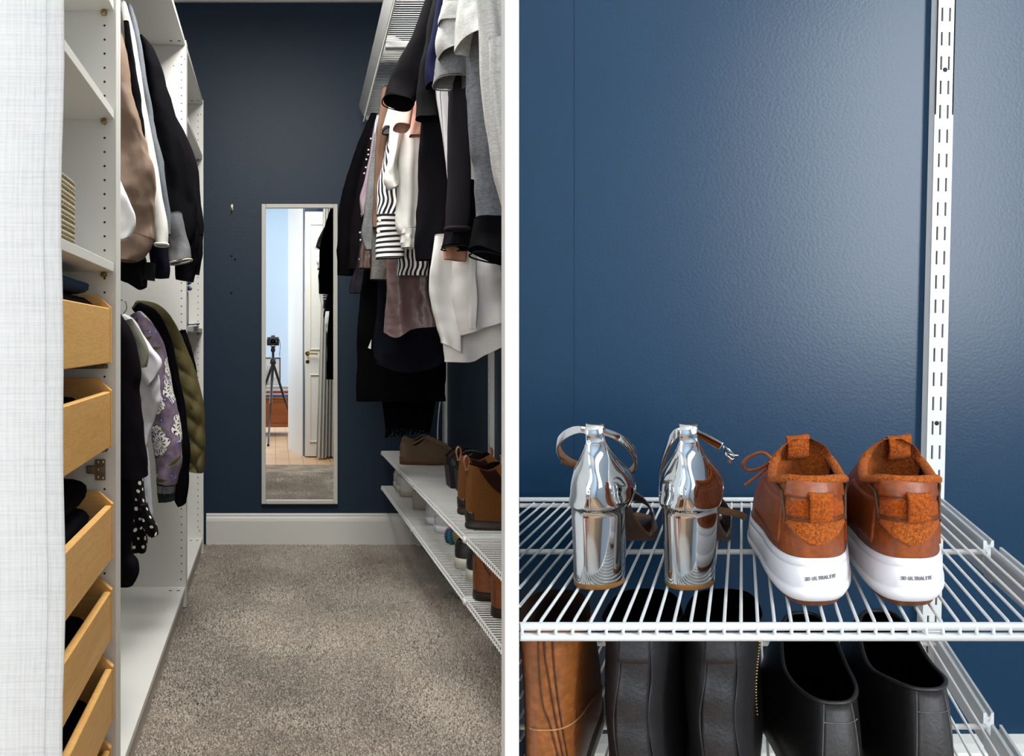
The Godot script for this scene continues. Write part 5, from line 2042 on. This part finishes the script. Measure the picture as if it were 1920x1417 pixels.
	put("cuff_tab", drape(2.40, [[281, 492, 11], [280, 510, 12], [278, 525, 12]], 0.014, {"rows": 10}), cloth("1e1d20"), o)
	body(o, 2.44, -0.88, -0.55, 2.05, 1.28, black)
	o = garment("navy_coat", "midnight navy coat cuff hanging below the off white blouse", "coat", g)
	put("sleeve", drape(2.65, [[294, 420, 18], [297, 470, 17.5], [301, 500, 17], [302, 521, 14, 0.035]], 0.035, {"fold": 0.003, "cap": true}), cloth("14141f"), o)
	body(o, 2.66, -0.88, -0.56, 2.05, 1.3, cloth("14141f"))
	o = garment("black_raincoat", "black raincoat cuff poking out below the pale turned cuff", "coat", g)
	put("sleeve", drape(2.99, [[356, 420, 16], [354, 460, 20], [349, 500, 20], [345, 526, 16, 0.035]], 0.035, {"fold": 0.003, "cap": true}), cloth("0f0e11"), o)
	put("second_sleeve", drape(3.03, [[372, 440, 8], [369, 490, 8], [366, 514, 7]], 0.025, {"cap": true, "rows": 12}), cloth("131216"), o)
	body(o, 3.0, -0.88, -0.56, 2.05, 1.3, black)

	var g2 := "clothes on the wardrobe's lower rail"
	o = garment("black_tunic", "black tunic nearest on the lower wardrobe rail", "tunic", g2)
	put("body", drape(2.17, [[214, 585, 8], [226, 612, 13], [234, 650, 19], [241, 700, 21], [243, 740, 17], [247, 800, 20], [250, 850, 24], [252, 893, 25.5]], 0.04, {"fold": 0.006, "freq": 40.0, "rows": 40}), cloth("161418"), o)
	o = garment("long_dress", "long black dress that hangs lowest in the middle wardrobe", "dress", g2)
	put("body", drape(2.26, [[214, 600, 12], [222, 700, 24], [226, 820, 26], [229, 940, 23], [229, 1030, 15], [235, 1062, 21], [237, 1080, 22.5], [232, 1094, 22]], 0.04, {"fold": 0.006, "freq": 36.0, "rows": 50, "hem": func(e, _z): return -0.012 * e}), cloth("131115"), o)
	o = garment("dotted_blouse", "black blouse with white polka dots and a ruffled hem", "blouse", g2)
	put("body", drape(2.36, [[258, 840, 10], [258, 890, 11], [258, 930, 13], [257, 970, 17], [260, 1005, 14], [260, 1034, 12]], 0.03, {"fold": 0.008, "freq": 90.0, "wrinkle": 0.006}), dots_mat(), o)
	put("ruffle", drape(2.33, [[270, 945, 6], [273, 965, 8], [278, 985, 11], [286, 1006, 8]], 0.02, {"fold": 0.006, "freq": 120.0, "rows": 16}), dots_mat(), o)
	o = garment("sage_tee", "sage grey tee between the black tunic and the white tee", "tee", g2)
	put("sleeve", drape(2.48, [[240, 600, 8], [250, 630, 14], [259, 662, 17], [265, 690, 10]], 0.03, {}), cloth("77786c"), o)
	body(o, 2.5, -0.88, -0.56, 1.17, 0.7, cloth("77786c"))
	o = garment("white_tee", "white tee with a pointed collar lying over the flowered jacket", "tee", g2)
	var wt := cloth("dddde2")
	put("sleeve", drape(2.58, [[230, 592, 5], [244, 606, 10], [258, 634, 15], [270, 662, 20], [284, 692, 21], [287, 712, 10]], 0.03, {"fold": 0.006, "freq": 70.0, "hem": func(e, _z): return -0.018 * e}), wt, o)
	put("body", drape(2.62, [[262, 670, 16], [274, 710, 22], [281, 745, 20], [279, 760, 20], [276, 785, 16], [270, 830, 10], [268, 870, 9]], 0.03, {"fold": 0.009, "freq": 70.0, "wrinkle": 0.016, "rows": 50}), wt, o)
	o = garment("pale_slip", "pale ice blue slip dress strip beside the polka dot blouse", "dress", g2)
	put("body", drape(2.7, [[266, 780, 6], [268, 840, 9], [273, 900, 10], [277, 945, 8], [282, 970, 5], [285, 985, 2]], 0.02, {"fold": 0.003}), cloth("c3c9d4", 0.6), o)
	o = garment("flowered_jacket", "lilac flowered bomber jacket with white peonies and a ribbed cuff", "jacket", g2)
	put("sleeve", drape(2.86, [[256, 588, 10], [270, 614, 18], [284, 648, 22], [294, 690, 22], [301, 740, 25], [309, 790, 28], [315, 835, 27], [317, 870, 24], [314, 904, 19]], 0.05, {"fold": 0.008, "freq": 40.0, "rows": 48}), floral_mat(), o)
	put("ribbed_cuff", drape(2.86, [[312, 898, 18], [311, 912, 17], [311, 926, 17], [312, 938, 16, 0.04]], 0.045, {"fold": 0.003, "freq": 300.0, "k": 80, "rows": 12}), cloth("2b3332"), o)
	put("cuff_band", drape(2.855, [[312, 907, 17.8], [311.5, 921, 17.8]], 0.047, {"fold": 0.003, "freq": 300.0, "k": 80, "rows": 6}), cloth("686a6c"), o)
	body(o, 2.9, -0.88, -0.56, 1.17, 0.66, floral_mat())
	o = garment("black_jacket", "black jacket between the flowered bomber and the olive quilted coat", "jacket", g2)
	put("sleeve", drape(3.0, [[258, 574, 10], [284, 598, 18], [306, 650, 18], [322, 720, 17], [334, 790, 17], [341, 850, 16], [340, 900, 14], [338, 930, 12], [341, 945, 8]], 0.04, {"fold": 0.005, "cap": true}), cloth("0e0d10"), o)
	put("hem", drape(3.02, [[322, 860, 12], [320, 900, 9], [318, 918, 6]], 0.03, {"rows": 10}), cloth("100f12"), o)
	body(o, 3.03, -0.88, -0.56, 1.17, 0.66, black)
	o = garment("olive_coat", "olive green quilted coat, rounded sleeve reaching past the wardrobe's front", "coat", g2)
	put("sleeve", drape(3.2, [[256, 572, 10], [284, 590, 24], [306, 622, 27], [326, 670, 29], [342, 720, 30], [354, 775, 30], [363, 825, 22], [366, 862, 18.5], [364, 881, 18]], 0.07, {"fold": 0.003, "wrinkle": 0.004, "quilt": 0.075, "rows": 70, "k": 64, "cap": true}), cloth("5a5236", 0.75), o)
	put("blue_lining", drape(3.1, [[303, 618, 3], [309, 640, 6], [318, 662, 4], [324, 676, 2]], 0.01, {"rows": 12}), cloth("2d3f58"), o)
	body(o, 3.28, -0.88, -0.56, 1.17, 0.6, cloth("5a5236", 0.75))
	o = garment("quilted_vest", "black quilted vest bulging out behind the olive coat", "vest", g2)
	put("body", drape(3.36, [[338, 620, 10], [350, 670, 14], [357, 705, 12.5], [360, 725, 9], [360, 738, 5]], 0.04, {"quilt": 0.06, "cap": true}), cloth("101013"), o)
	body(o, 3.38, -0.88, -0.56, 1.17, 0.7, black)
	for c in get_children():
		if c is Node3D and c.has_meta("group") and (c.get_meta("group") == g or c.get_meta("group") == g2): settle(c)
	hanger(2.2, -0.60, 1.2385, 0.17, "black hanger nearest on the wardrobe's lower rail", "1c1a19", "hangers on the lower wardrobe rail")
	hanger(2.72, -0.57, 1.2385, 0.17, "pale grey hanger between white tee and flowered jacket", "b8b4ac", "hangers on the lower wardrobe rail")
	hanger(3.1, -0.55, 1.2385, 0.17, "brown wooden hanger carrying the olive quilted coat", "5a4028", "hangers on the lower wardrobe rail")

# a shoe on a closet shelf: heel towards the aisle, toe to the wall
func shelf_form(x: float, y: float, d: float, wide := 1.15, turn := 0.0) -> Form:
	var fm := Form.new()
	fm.put_at = func(q: Vector3) -> Vector3:
		var r := Vector3(q.z, q.y, q.x * wide).rotated(Vector3.UP, turn)
		return Vector3(x, y + 0.0008, -d) + r
	return fm

func low_sneaker(label: String, x: float, y: float, d: float, up: Material, sole: Material, lace: Material, group: String, sole_h := 0.028, ch := [0.085, 0.068, 0.088], wide := 1.15, turn := 0.0):
	var o := thing("sneaker", label, "sneaker", Vector3.ZERO, group)
	var fm := shelf_form(x, y, d, wide, turn)
	fm.len = 0.268
	fm.base0 = sole_h; fm.base1 = sole_h * 0.85
	fm.ch = ch; fm.cz1 = 0.12; fm.toe_h = 0.036; fm.bulge = 0.005
	put("upper", fm.upper(48, 12), up, o)
	put("lining", fm.lining(32), cloth("3a332e"), o)
	put("sole", fm.sole([[0.0, -0.002], [0.001, 0.002], [sole_h - 0.002, 0.003, sole_h * 0.85], [sole_h + 0.001, 0.001, sole_h * 0.9]], 48), sole, o)
	put("collar_rim", fm.rim(0.003, 0.0, 36), up, o)
	put("heel_tab", fm.panel(-0.3, 0.3, func(_f: float) -> float: return 0.55, func(_f: float) -> float: return 1.0, 0.0018, 10, 5), up, o)
	for sg in [-1, 1]:
		put("eyestay", fm.panel(PI + sg * 0.16, PI + sg * 0.55, func(_f: float) -> float: return 0.45, func(_f: float) -> float: return 0.97, 0.0018, 8, 10), up, o)
	for l in fm.laces(5, 0.93, 0.52, 0.34, 0.0021): put("lace", l, lace, o)
	var s := Sh.new()
	var rows := []
	for i in 6:
		var f := i / 5.0
		var r := PackedVector3Array()
		for j in 14:
			var th := TAU * j / 14
			r.append(fm.at(Vector3(cos(th) * 0.02, ch[2] - 0.02 + 0.04 * f, 0.13 - 0.022 * f + sin(th) * 0.004)))
		rows.append(r)
	s.grid(rows, true)
	s.fan(rows[5])
	put("tongue", s, up, o)
	settle(o)

func build_left_shoes():
	var up := 0.52
	var lo := 0.334
	var tau := suede("b3957a")
	var gum := leather("8a613d", 0.6)
	for k in 2:
		low_sneaker(["taupe suede sneaker on a thick gum sole, nearer of the two", "taupe suede sneaker on a thick gum sole, half hidden by its twin"][k], 0.605 + 0.035 * k, up, 4.06 + 0.19 * k, tau, gum, suede("a08a72"), "taupe gum soled sneakers", 0.034, [0.108, 0.088, 0.115], 1.5)
	# black block heel pumps
	for k in 2:
		var o := thing("black_pump", ["black block heel pump next to the silver sandal, nearer of the two", "black block heel pump behind its twin on the upper shoe shelf"][k], "pump", Vector3.ZERO, "black block heel pumps")
		var x := 0.712 - 0.012 * k
		var d := 3.30 + 0.13 * k
		var s := Sh.new()
		s.prism(PackedVector2Array([Vector2(0.006, 0), Vector2(0.06, 0), Vector2(0.075, 0.085), Vector2(-0.004, 0.09)]), Vector3(x, up + 0.0008, -d - 0.045), Vector3(1, 0, 0), Vector3.UP, Vector3(0, 0, 0.09))
		put("heel_block", s, leather("100f10", 0.5), o)
		var fm := shelf_form(x - 0.004, up, d, 1.25)
		fm.len = 0.21; fm.base0 = 0.085; fm.base1 = 0.02; fm.cz0 = 0.004; fm.cz1 = 0.12; fm.cw = 0.027
		fm.ch = [0.122, 0.085, 0.06]; fm.toe_h = 0.03; fm.bulge = 0.003
		put("upper", fm.upper(40, 8), leather("141213", 0.5), o)
		put("lining", fm.lining(32, 0.05), leather("6b4a30", 0.6), o)
		s = Sh.new()
		s.tube(curve([Vector3(x, up + 0.118, -d - 0.03), Vector3(x + 0.05, up + 0.155, -d - 0.045), Vector3(x + 0.10, up + 0.15, -d), Vector3(x + 0.05, up + 0.155, -d + 0.045), Vector3(x, up + 0.118, -d + 0.03)], 24), 0.0045, 6)
		put("ankle_strap", s, leather("0d0c0d", 0.4), o)
		settle(o)
	# the silver sandals' counterpart in the closet
	var o := thing("silver_sandal", "silver block heel sandal between black pump and brown suede boot", "sandal")
	var x := 0.715
	var d := 3.08
	var s := Sh.new()
	s.lathe([[0.032, 0.0], [0.034, 0.004], [0.036, 0.075]], Vector3(x + 0.034, up + 0.0008, -d), 24, 1.0, 1.3)
	put("heel_block", s, chrome(), o)
	var fm := shelf_form(x, up, d, 1.3)
	fm.len = 0.19; fm.base0 = 0.075; fm.base1 = 0.015; fm.cz0 = 0.014; fm.cz1 = 0.07; fm.cw = 0.012
	fm.ch = [0.15, 0.10, 0.055]; fm.toe_h = 0.02; fm.bulge = 0.004
	put("counter", fm.upper(40, 12), chrome(), o)
	s = Sh.new()
	s.tube(curve([Vector3(x + 0.015, up + 0.148, -d - 0.02), Vector3(x + 0.06, up + 0.165, -d - 0.05), Vector3(x + 0.10, up + 0.135, -d), Vector3(x + 0.06, up + 0.16, -d + 0.05), Vector3(x + 0.015, up + 0.148, -d + 0.02)], 24), 0.005, 6)
	put("ankle_strap", s, chrome(), o)
	settle(o)
	# brown suede boots
	for k in 2:
		o = thing("suede_boot", ["brown suede ankle boot nearest on the upper shoe shelf, dark elastic at its side", "brown suede ankle boot just behind its twin on the upper shoe shelf"][k], "boot", Vector3.ZERO, "brown suede ankle boots")
		var xx: float = [0.607, 0.63][k]
		var dd: float = [2.68, 2.90][k]
		fm = shelf_form(xx, up, dd, 1.35)
		fm.len = 0.27; fm.base0 = 0.03; fm.base1 = 0.024; fm.cz0 = 0.006; fm.cz1 = 0.105; fm.cw = 0.033
		fm.ch = [0.20, 0.188, 0.204]; fm.toe_h = 0.045; fm.bulge = 0.004
		put("upper", fm.upper(56, 20), suede("8d5a2c"), o)
		put("lining", fm.lining(36), cloth("1c1412"), o)
		put("sole", fm.sole([[0.0, -0.002], [0.001, 0.003], [0.012, 0.003], [0.014, 0.001], [0.024, 0.002, 0.02], [0.03, 0.001, 0.024]], 48), leather("33231b", 0.6), o)
		for sg in [-1, 1]:
			put("elastic_panel", fm.panel(sg * 1.0, sg * 2.0, func(f: float) -> float: return 0.98 - 0.42 * sin(PI * f), func(_f: float) -> float: return 0.985, 0.0012, 16, 10), cloth("2a1916"), o)
		put("heel_guard", fm.panel(-0.5, 0.5, func(_f: float) -> float: return 0.0, func(_f: float) -> float: return 0.14, 0.003, 12, 3), leather("2a1c17", 0.5), o)
		for q in [0.0, 0.108]:
			s = Sh.new()
			s.band(curve([fm.at(Vector3(0.0, 0.18, q - 0.002)), fm.at(Vector3(0, 0.21, q - 0.008 + 0.01 * signf(q))), fm.at(Vector3(0, 0.226, q)), fm.at(Vector3(0, 0.21, q + 0.008)), fm.at(Vector3(0, 0.18, q + 0.002))], 16), 0.009, 0.0013, Vector3(0, 0, 1))
			put("pull_tab", s, cloth("9a6a58"), o)
		settle(o)
	# lower shelf, far to near
	var wl := leather("d9d8d6", 0.45, 0.2)
	var ws := paint(Color("d8d6d0"), 0.5)
	var blk := cloth("121214")
	low_sneaker("white sneaker with a black heel, farthest on the lower shoe shelf", 0.636, lo, 4.50, wl, ws, blk, "white sneakers on the lower shelf", 0.03, [0.085, 0.07, 0.1])
	low_sneaker("white sneaker with black tongue, second from the back wall", 0.632, lo, 4.38, wl, ws, blk, "white sneakers on the lower shelf", 0.03, [0.08, 0.07, 0.1])
	low_sneaker("white canvas sneaker on a worn yellowed sole", 0.631, lo, 4.24, cloth("d2d0ca"), paint(Color("b9b0a0"), 0.6), cloth("dddddd"), "white sneakers on the lower shelf", 0.026, [0.088, 0.07, 0.09], 1.35)
	low_sneaker("scuffed off white sneaker beside the worn canvas one", 0.667, lo, 4.07, cloth("bdb8b0"), paint(Color("a9a294"), 0.6), cloth("cccccc"), "white sneakers on the lower shelf")
	low_sneaker("scuffed grey white sneaker nearer the bright white pair", 0.642, lo, 3.91, cloth("b5afa8"), paint(Color("a39c90"), 0.6), cloth("c0c0c0"), "white sneakers on the lower shelf", 0.026, [0.08, 0.065, 0.085], 1.25)
	low_sneaker("bright white leather sneaker, rear one of the pair", 0.646, lo, 3.60, leather("e6e6ec", 0.45, 0.2), paint(Color("dedee6"), 0.5), cloth("eeeeee"), "white sneakers on the lower shelf", 0.03, [0.092, 0.07, 0.09], 1.3)
	low_sneaker("bright white leather sneaker, front one of the pair", 0.654, lo, 3.45, leather("e6e6ec", 0.45, 0.2), paint(Color("dedee6"), 0.5), cloth("eeeeee"), "white sneakers on the lower shelf", 0.03, [0.095, 0.07, 0.09], 1.6)
	# woven slipper
	o = thing("knit_slipper", "multicoloured chunky knit slipper behind the black sneakers", "slipper")
	fm = shelf_form(0.672, lo, 3.26, 1.4)
	fm.len = 0.25; fm.base0 = 0.008; fm.base1 = 0.008; fm.ch = [0.055, 0.045, 0.06]; fm.cz1 = 0.10; fm.bulge = 0.012
	var yarn := ["2f6f6a", "8f4a7c", "9a6b4a", "39406f", "c0609a", "5f7a3a"]
	for k in 6:
		s = Sh.new()
		for j in 7:
			var ph := TAU * (k * 7 + j * 11) / 42.0
			for i in 5:
				var kk := (i + 0.5 * ((k + j) % 2)) / 5.5
				s.ball(fm.at(fm.p(ph, kk) + fm.n(ph, kk) * 0.002), Vector3(0.0115, 0.0095, 0.0125), 8)
		put("yarn", s, cloth(yarn[k]), o, "stuff")
	put("upper", fm.upper(36, 8), cloth("54465a"), o)
	put("sole", fm.sole([[0.0, -0.002], [0.004, 0.002], [0.009, 0.0]], 40), cloth("b0508a"), o)
	settle(o)
	# black sneakers with white cup soles
	for k in 2:
		low_sneaker(["black leather sneaker with a thick white sole, rear one of the pair", "black leather sneaker with a thick white sole, next to the tan boots"][k], [0.622, 0.628][k], lo, [2.91, 2.76][k], leather("1b1b1d", 0.45, 0.3), paint(Color("d2d0c2"), 0.5), blk, "black sneakers with white soles", 0.036, [0.092, 0.078, 0.09], 1.4)
	for k in 2:
		o = thing("leather_boot", ["tan leather ankle boot behind its twin, beside the black sneakers", "tan leather ankle boot nearest on the lower shoe shelf"][k], "boot", Vector3.ZERO, "tan leather boots in the closet")
		fm = shelf_form([0.603, 0.6166][k], lo, [2.56, 2.40][k], 1.3)
		fm.len = 0.27; fm.base0 = 0.026; fm.base1 = 0.02; fm.cz0 = 0.0; fm.cz1 = 0.10; fm.cw = 0.034
		fm.ch = [0.135, 0.13, 0.14]; fm.toe_h = 0.04; fm.bulge = 0.002
		put("upper", fm.upper(56, 20), leather("93521f", 0.42, 0.25), o)
		put("lining", fm.lining(36), leather("3a2212", 0.8), o)
		put("sole", fm.sole([[0.0, -0.002], [0.001, 0.003], [0.02, 0.002, 0.016], [0.027, 0.001, 0.021]], 48), leather("2c1a10", 0.6), o)
		var ln := []
		for j in 16: ln.append([0.85 + 0.1 * sin(j * 0.4), 0.04 + 0.93 * j / 15.0])
		put("seam", fm.line(ln, 0.001, 0.0013), leather("4b2a12", 0.6), o)
		put("back_strip", fm.panel(-0.25, 0.25, func(_f: float) -> float: return 0.03, func(_f: float) -> float: return 0.97, 0.0012, 8, 14), leather("86491b", 0.45), o)
		settle(o)

# ---------- the bedroom, seen in the mirror ----------
func build_bedroom():
	var white := paint(Color(0.9, 0.895, 0.875), 0.4)
	# door leaf folded back against the wall end
	var o := thing("panel_door", "white panelled door seen in the mirror, folded open beside the closet", "door")
	var s := Sh.new()
	s.box2(Vector3(0.303, 0.01, -1.135), Vector3(0.68, 2.32, -1.095), 0.003)
	put("leaf", s, white, o)
	for q in [[0.15, 0.78], [1.02, 2.2]]:
		for e in [[0.345, 0.357, q[0], q[1]], [0.628, 0.64, q[0], q[1]], [0.345, 0.64, q[0] - 0.006, q[0] + 0.006], [0.345, 0.64, q[1] - 0.006, q[1] + 0.006]]:
			s = Sh.new()
			s.box2(Vector3(e[0], e[2], -1.145), Vector3(e[1], e[3], -1.134), 0.003)
			put("moulding", s, white, o)
	s = Sh.new()
	s.ball(Vector3(0.325, 0.983, -1.137), Vector3(0.022, 0.022, 0.004), 14)
	s.tube(curve([Vector3(0.325, 0.983, -1.14), Vector3(0.325, 0.983, -1.17), Vector3(0.345, 0.981, -1.176), Vector3(0.42, 0.978, -1.176)], 14), 0.007, 8)
	put("handle", s, mat(Color(0.55, 0.42, 0.18), 0.3, 1.0), o)
	s = Sh.new()
	s.ball(Vector3(0.325, 0.905, -1.137), Vector3(0.019, 0.019, 0.004), 14)
	put("key_rosette", s, mat(Color(0.55, 0.42, 0.18), 0.3, 1.0), o)
	settle(o)
	# pale curtain behind the wall end
	o = thing("voile_curtain", "white gathered curtain seen in the mirror in front of the door", "curtain")
	s = Sh.new()
	var rows := []
	for i in 50:
		var f := i / 49.0
		var r := PackedVector3Array()
		var x0 := 0.47 - 0.07 * pow(f, 1.5)
		for j in 70:
			var x := lerpf(x0, 0.62, j / 69.0)
			r.append(Vector3(x, 2.8 - 2.78 * f, -1.25 + 0.035 * sin(j * 0.62 + 0.4 * sin(f * 4.0)) * (0.5 + 0.6 * f) - 0.05 * f * sin(j * 0.1)))
		rows.append(r)
	s.grid(rows)
	put("voile", s, linen(), o)
	settle(o)
	# chest
	o = thing("wooden_chest", "orange brown wooden chest seen in the mirror under a pile of books", "chest")
	var wm := mat(Color(1, 1, 1), 0.4)
	wm.albedo_texture = wood(Color(0.70, 0.40, 0.17), Color(0.52, 0.25, 0.09), 14.0, 6)
	wm.uv1_triplanar = true
	wm.uv1_scale = Vector3.ONE * 1.6
	s = Sh.new()
	s.box2(Vector3(-0.53, 0.10, 0.67), Vector3(0.30, 0.425, 1.12), 0.004)
	put("body", s, wm, o)
	s = Sh.new()
	s.box2(Vector3(-0.55, 0.426, 0.65), Vector3(0.318, 0.447, 1.14), 0.005)
	put("lid", s, wm, o)
	for x in [-0.5, 0.265]:
		for z in [0.69, 1.09]:
			s = Sh.new()
			s.box2(Vector3(x - 0.02, 0.0, z - 0.02), Vector3(x + 0.02, 0.10, z + 0.02), 0.003)
			put("leg", s, wm, o)
	s = Sh.new()
	s.box2(Vector3(-0.48, 0.15, 0.658), Vector3(0.25, 0.38, 0.669), 0.004)
	put("front_panel", s, wm, o)
	settle(o)
	var y := 0.448
	for q in [["4a5f9a", 0.024, 0.21, "blue book at the bottom of the pile on the chest"], ["d9d6cf", 0.02, 0.20, "off white book second from the bottom of the pile"], ["b8313a", 0.024, 0.215, "red book in the middle of the pile on the chest"], ["e7e5e0", 0.03, 0.19, "thick white book above the red one"], ["c9c4bd", 0.022, 0.18, "pale book on top of the pile on the chest"]]:
		o = thing("book", q[3], "book", Vector3.ZERO, "books piled on the chest")
		var h: float = q[1]
		var x1: float = q[2]
		s = Sh.new()
		for e in [[y, y + 0.0025], [y + h - 0.0025, y + h]]: s.box2(Vector3(x1 - 0.29, e[0], 0.69), Vector3(x1, e[1], 0.91), 0.0005)
		s.box2(Vector3(x1 - 0.29, y, 0.69), Vector3(x1, y + h, 0.6925), 0.0005)
		put("cover", s, mat(Color(q[0] as String), 0.5), o)
		s = Sh.new()
		s.box2(Vector3(x1 - 0.286, y + 0.0027, 0.693), Vector3(x1 - 0.004, y + h - 0.0027, 0.906), 0.0005)
		put("pages", s, mat(Color(0.9, 0.88, 0.83), 0.9), o)
		settle(o)
		y += h + 0.0006
	# framed print leaning on the chest
	o = thing("framed_print", "framed line drawing of twigs standing on the chest in the mirror", "print")
	s = Sh.new()
	for e in [[-0.27, -0.255, 0.449, 0.9], [0.075, 0.09, 0.449, 0.9], [-0.27, 0.09, 0.449, 0.464], [-0.27, 0.09, 0.885, 0.9]]:
		s.box2(Vector3(e[0], e[2], 1.0), Vector3(e[1], e[3], 1.02), 0.002)
	put("frame", s, mat(Color(0.3, 0.28, 0.26), 0.5), o)
	s = Sh.new()
	s.box2(Vector3(-0.262, 0.457, 1.006), Vector3(0.082, 0.892, 1.015), 0.0)
	put("paper", s, paint(Color(0.93, 0.92, 0.9), 0.8), o)
	s = Sh.new()
	var rng := RandomNumberGenerator.new()
	rng.seed = 10
	for i in 9:
		var a := Vector3(-0.1 + rng.randf_range(-0.03, 0.03), 0.5, 1.0045)
		var pts := [a]
		var dir := rng.randf_range(-0.7, 0.7)
		for j in 6:
			a += Vector3(sin(dir) * 0.05, cos(dir) * 0.05, 0)
			a.x = clampf(a.x, -0.25, 0.07)
			dir += rng.randf_range(-0.35, 0.35)
			pts.append(a)
		s.tube(curve(pts, 20), 0.0014, 5)
	put("drawing", s, mat(Color(0.12, 0.12, 0.12), 0.8), o, "stuff")
	settle(o)
	s = Sh.new()
	s.box2(Vector3(-2.28, 0.0, 2.755), Vector3(2.58, 0.16, 2.779), 0.004)
	struct("baseboard_rear", s, white, "white baseboard of the bedroom wall in the mirror")
	# camera on its tripod
	o = thing("tripod", "dark photo tripod seen at the mirror's left edge", "tripod")
	var dark := mat(Color(0.16, 0.165, 0.17), 0.4, 0.5)
	var apex := Vector3(-0.02, 0.86, 0.10)
	s = Sh.new()
	s.lathe([[0.001, 0.0], [0.03, 0.0], [0.034, 0.02], [0.034, 0.05], [0.018, 0.06], [0.014, 0.08], [0.014, 0.13], [0.024, 0.14], [0.026, 0.165], [0.018, 0.185], [0.03, 0.19], [0.03, 0.198], [0.001, 0.198]], Vector3(0.0, 0.845, 0.105), 18)
	put("head", s, dark, o)
	for q in [Vector3(0.272, 0, 0.48), Vector3(-0.30, 0, 0.36), Vector3(-0.05, 0, -0.30)]:
		s = Sh.new()
		s.tube([apex + Vector3(0.02, 0, 0), apex.lerp(q, 0.5) + Vector3(0.01, 0, 0)], 0.0145, 10)
		var leg := put("leg", s, dark, o)
		s = Sh.new()
		s.tube([apex.lerp(q, 0.48) + Vector3(0.01, 0, 0), q + Vector3(0, 0.012, 0)], 0.0105, 10)
		put("lower_tube", s, mat(Color(0.3, 0.3, 0.3), 0.35, 0.6), leg)
		s = Sh.new()
		s.ball(q + Vector3(0, 0.014, 0), Vector3(0.014, 0.014, 0.014), 10)
		put("rubber_foot", s, mat(Color(0.05, 0.05, 0.05), 0.9), leg)
	settle(o)
	o = thing("photo_camera", "silver and black camera on the tripod, reflected in the mirror", "camera")
	s = Sh.new()
	s.cbox(Vector3(0.0, 1.085, 0.105), Vector3(0.135, 0.075, 0.05), 0.008)
	put("body", s, mat(Color(0.06, 0.06, 0.065), 0.6), o)
	s = Sh.new()
	s.cbox(Vector3(0.0, 1.132, 0.105), Vector3(0.13, 0.02, 0.046), 0.005)
	s.cbox(Vector3(0.0, 1.15, 0.105), Vector3(0.045, 0.022, 0.045), 0.006)
	put("top_plate", s, mat(Color(0.5, 0.5, 0.5), 0.35, 0.8), o)
	s = Sh.new()
	var rws := []
	for q in [[0.034, 0.08], [0.034, 0.06], [0.036, 0.055], [0.036, 0.035], [0.031, 0.03], [0.027, 0.03], [0.024, 0.05]]:
		var r := PackedVector3Array()
		for j in 24: r.append(Vector3(cos(TAU * j / 24) * q[0], 1.093 + sin(TAU * j / 24) * q[0], q[1]))
		rws.append(r)
	s.grid(rws, true)
	s.fan(rws[6])
	put("lens", s, mat(Color(0.04, 0.04, 0.045), 0.3), o)
	s = Sh.new()
	s.tube(curve([Vector3(0.066, 1.12, 0.105), Vector3(0.078, 1.06, 0.1), Vector3(0.074, 0.98, 0.1), Vector3(0.07, 0.93, 0.1)], 14), 0.003, 6)
	put("strap", s, mat(Color(0.05, 0.05, 0.05), 0.8), o)
	settle(o)
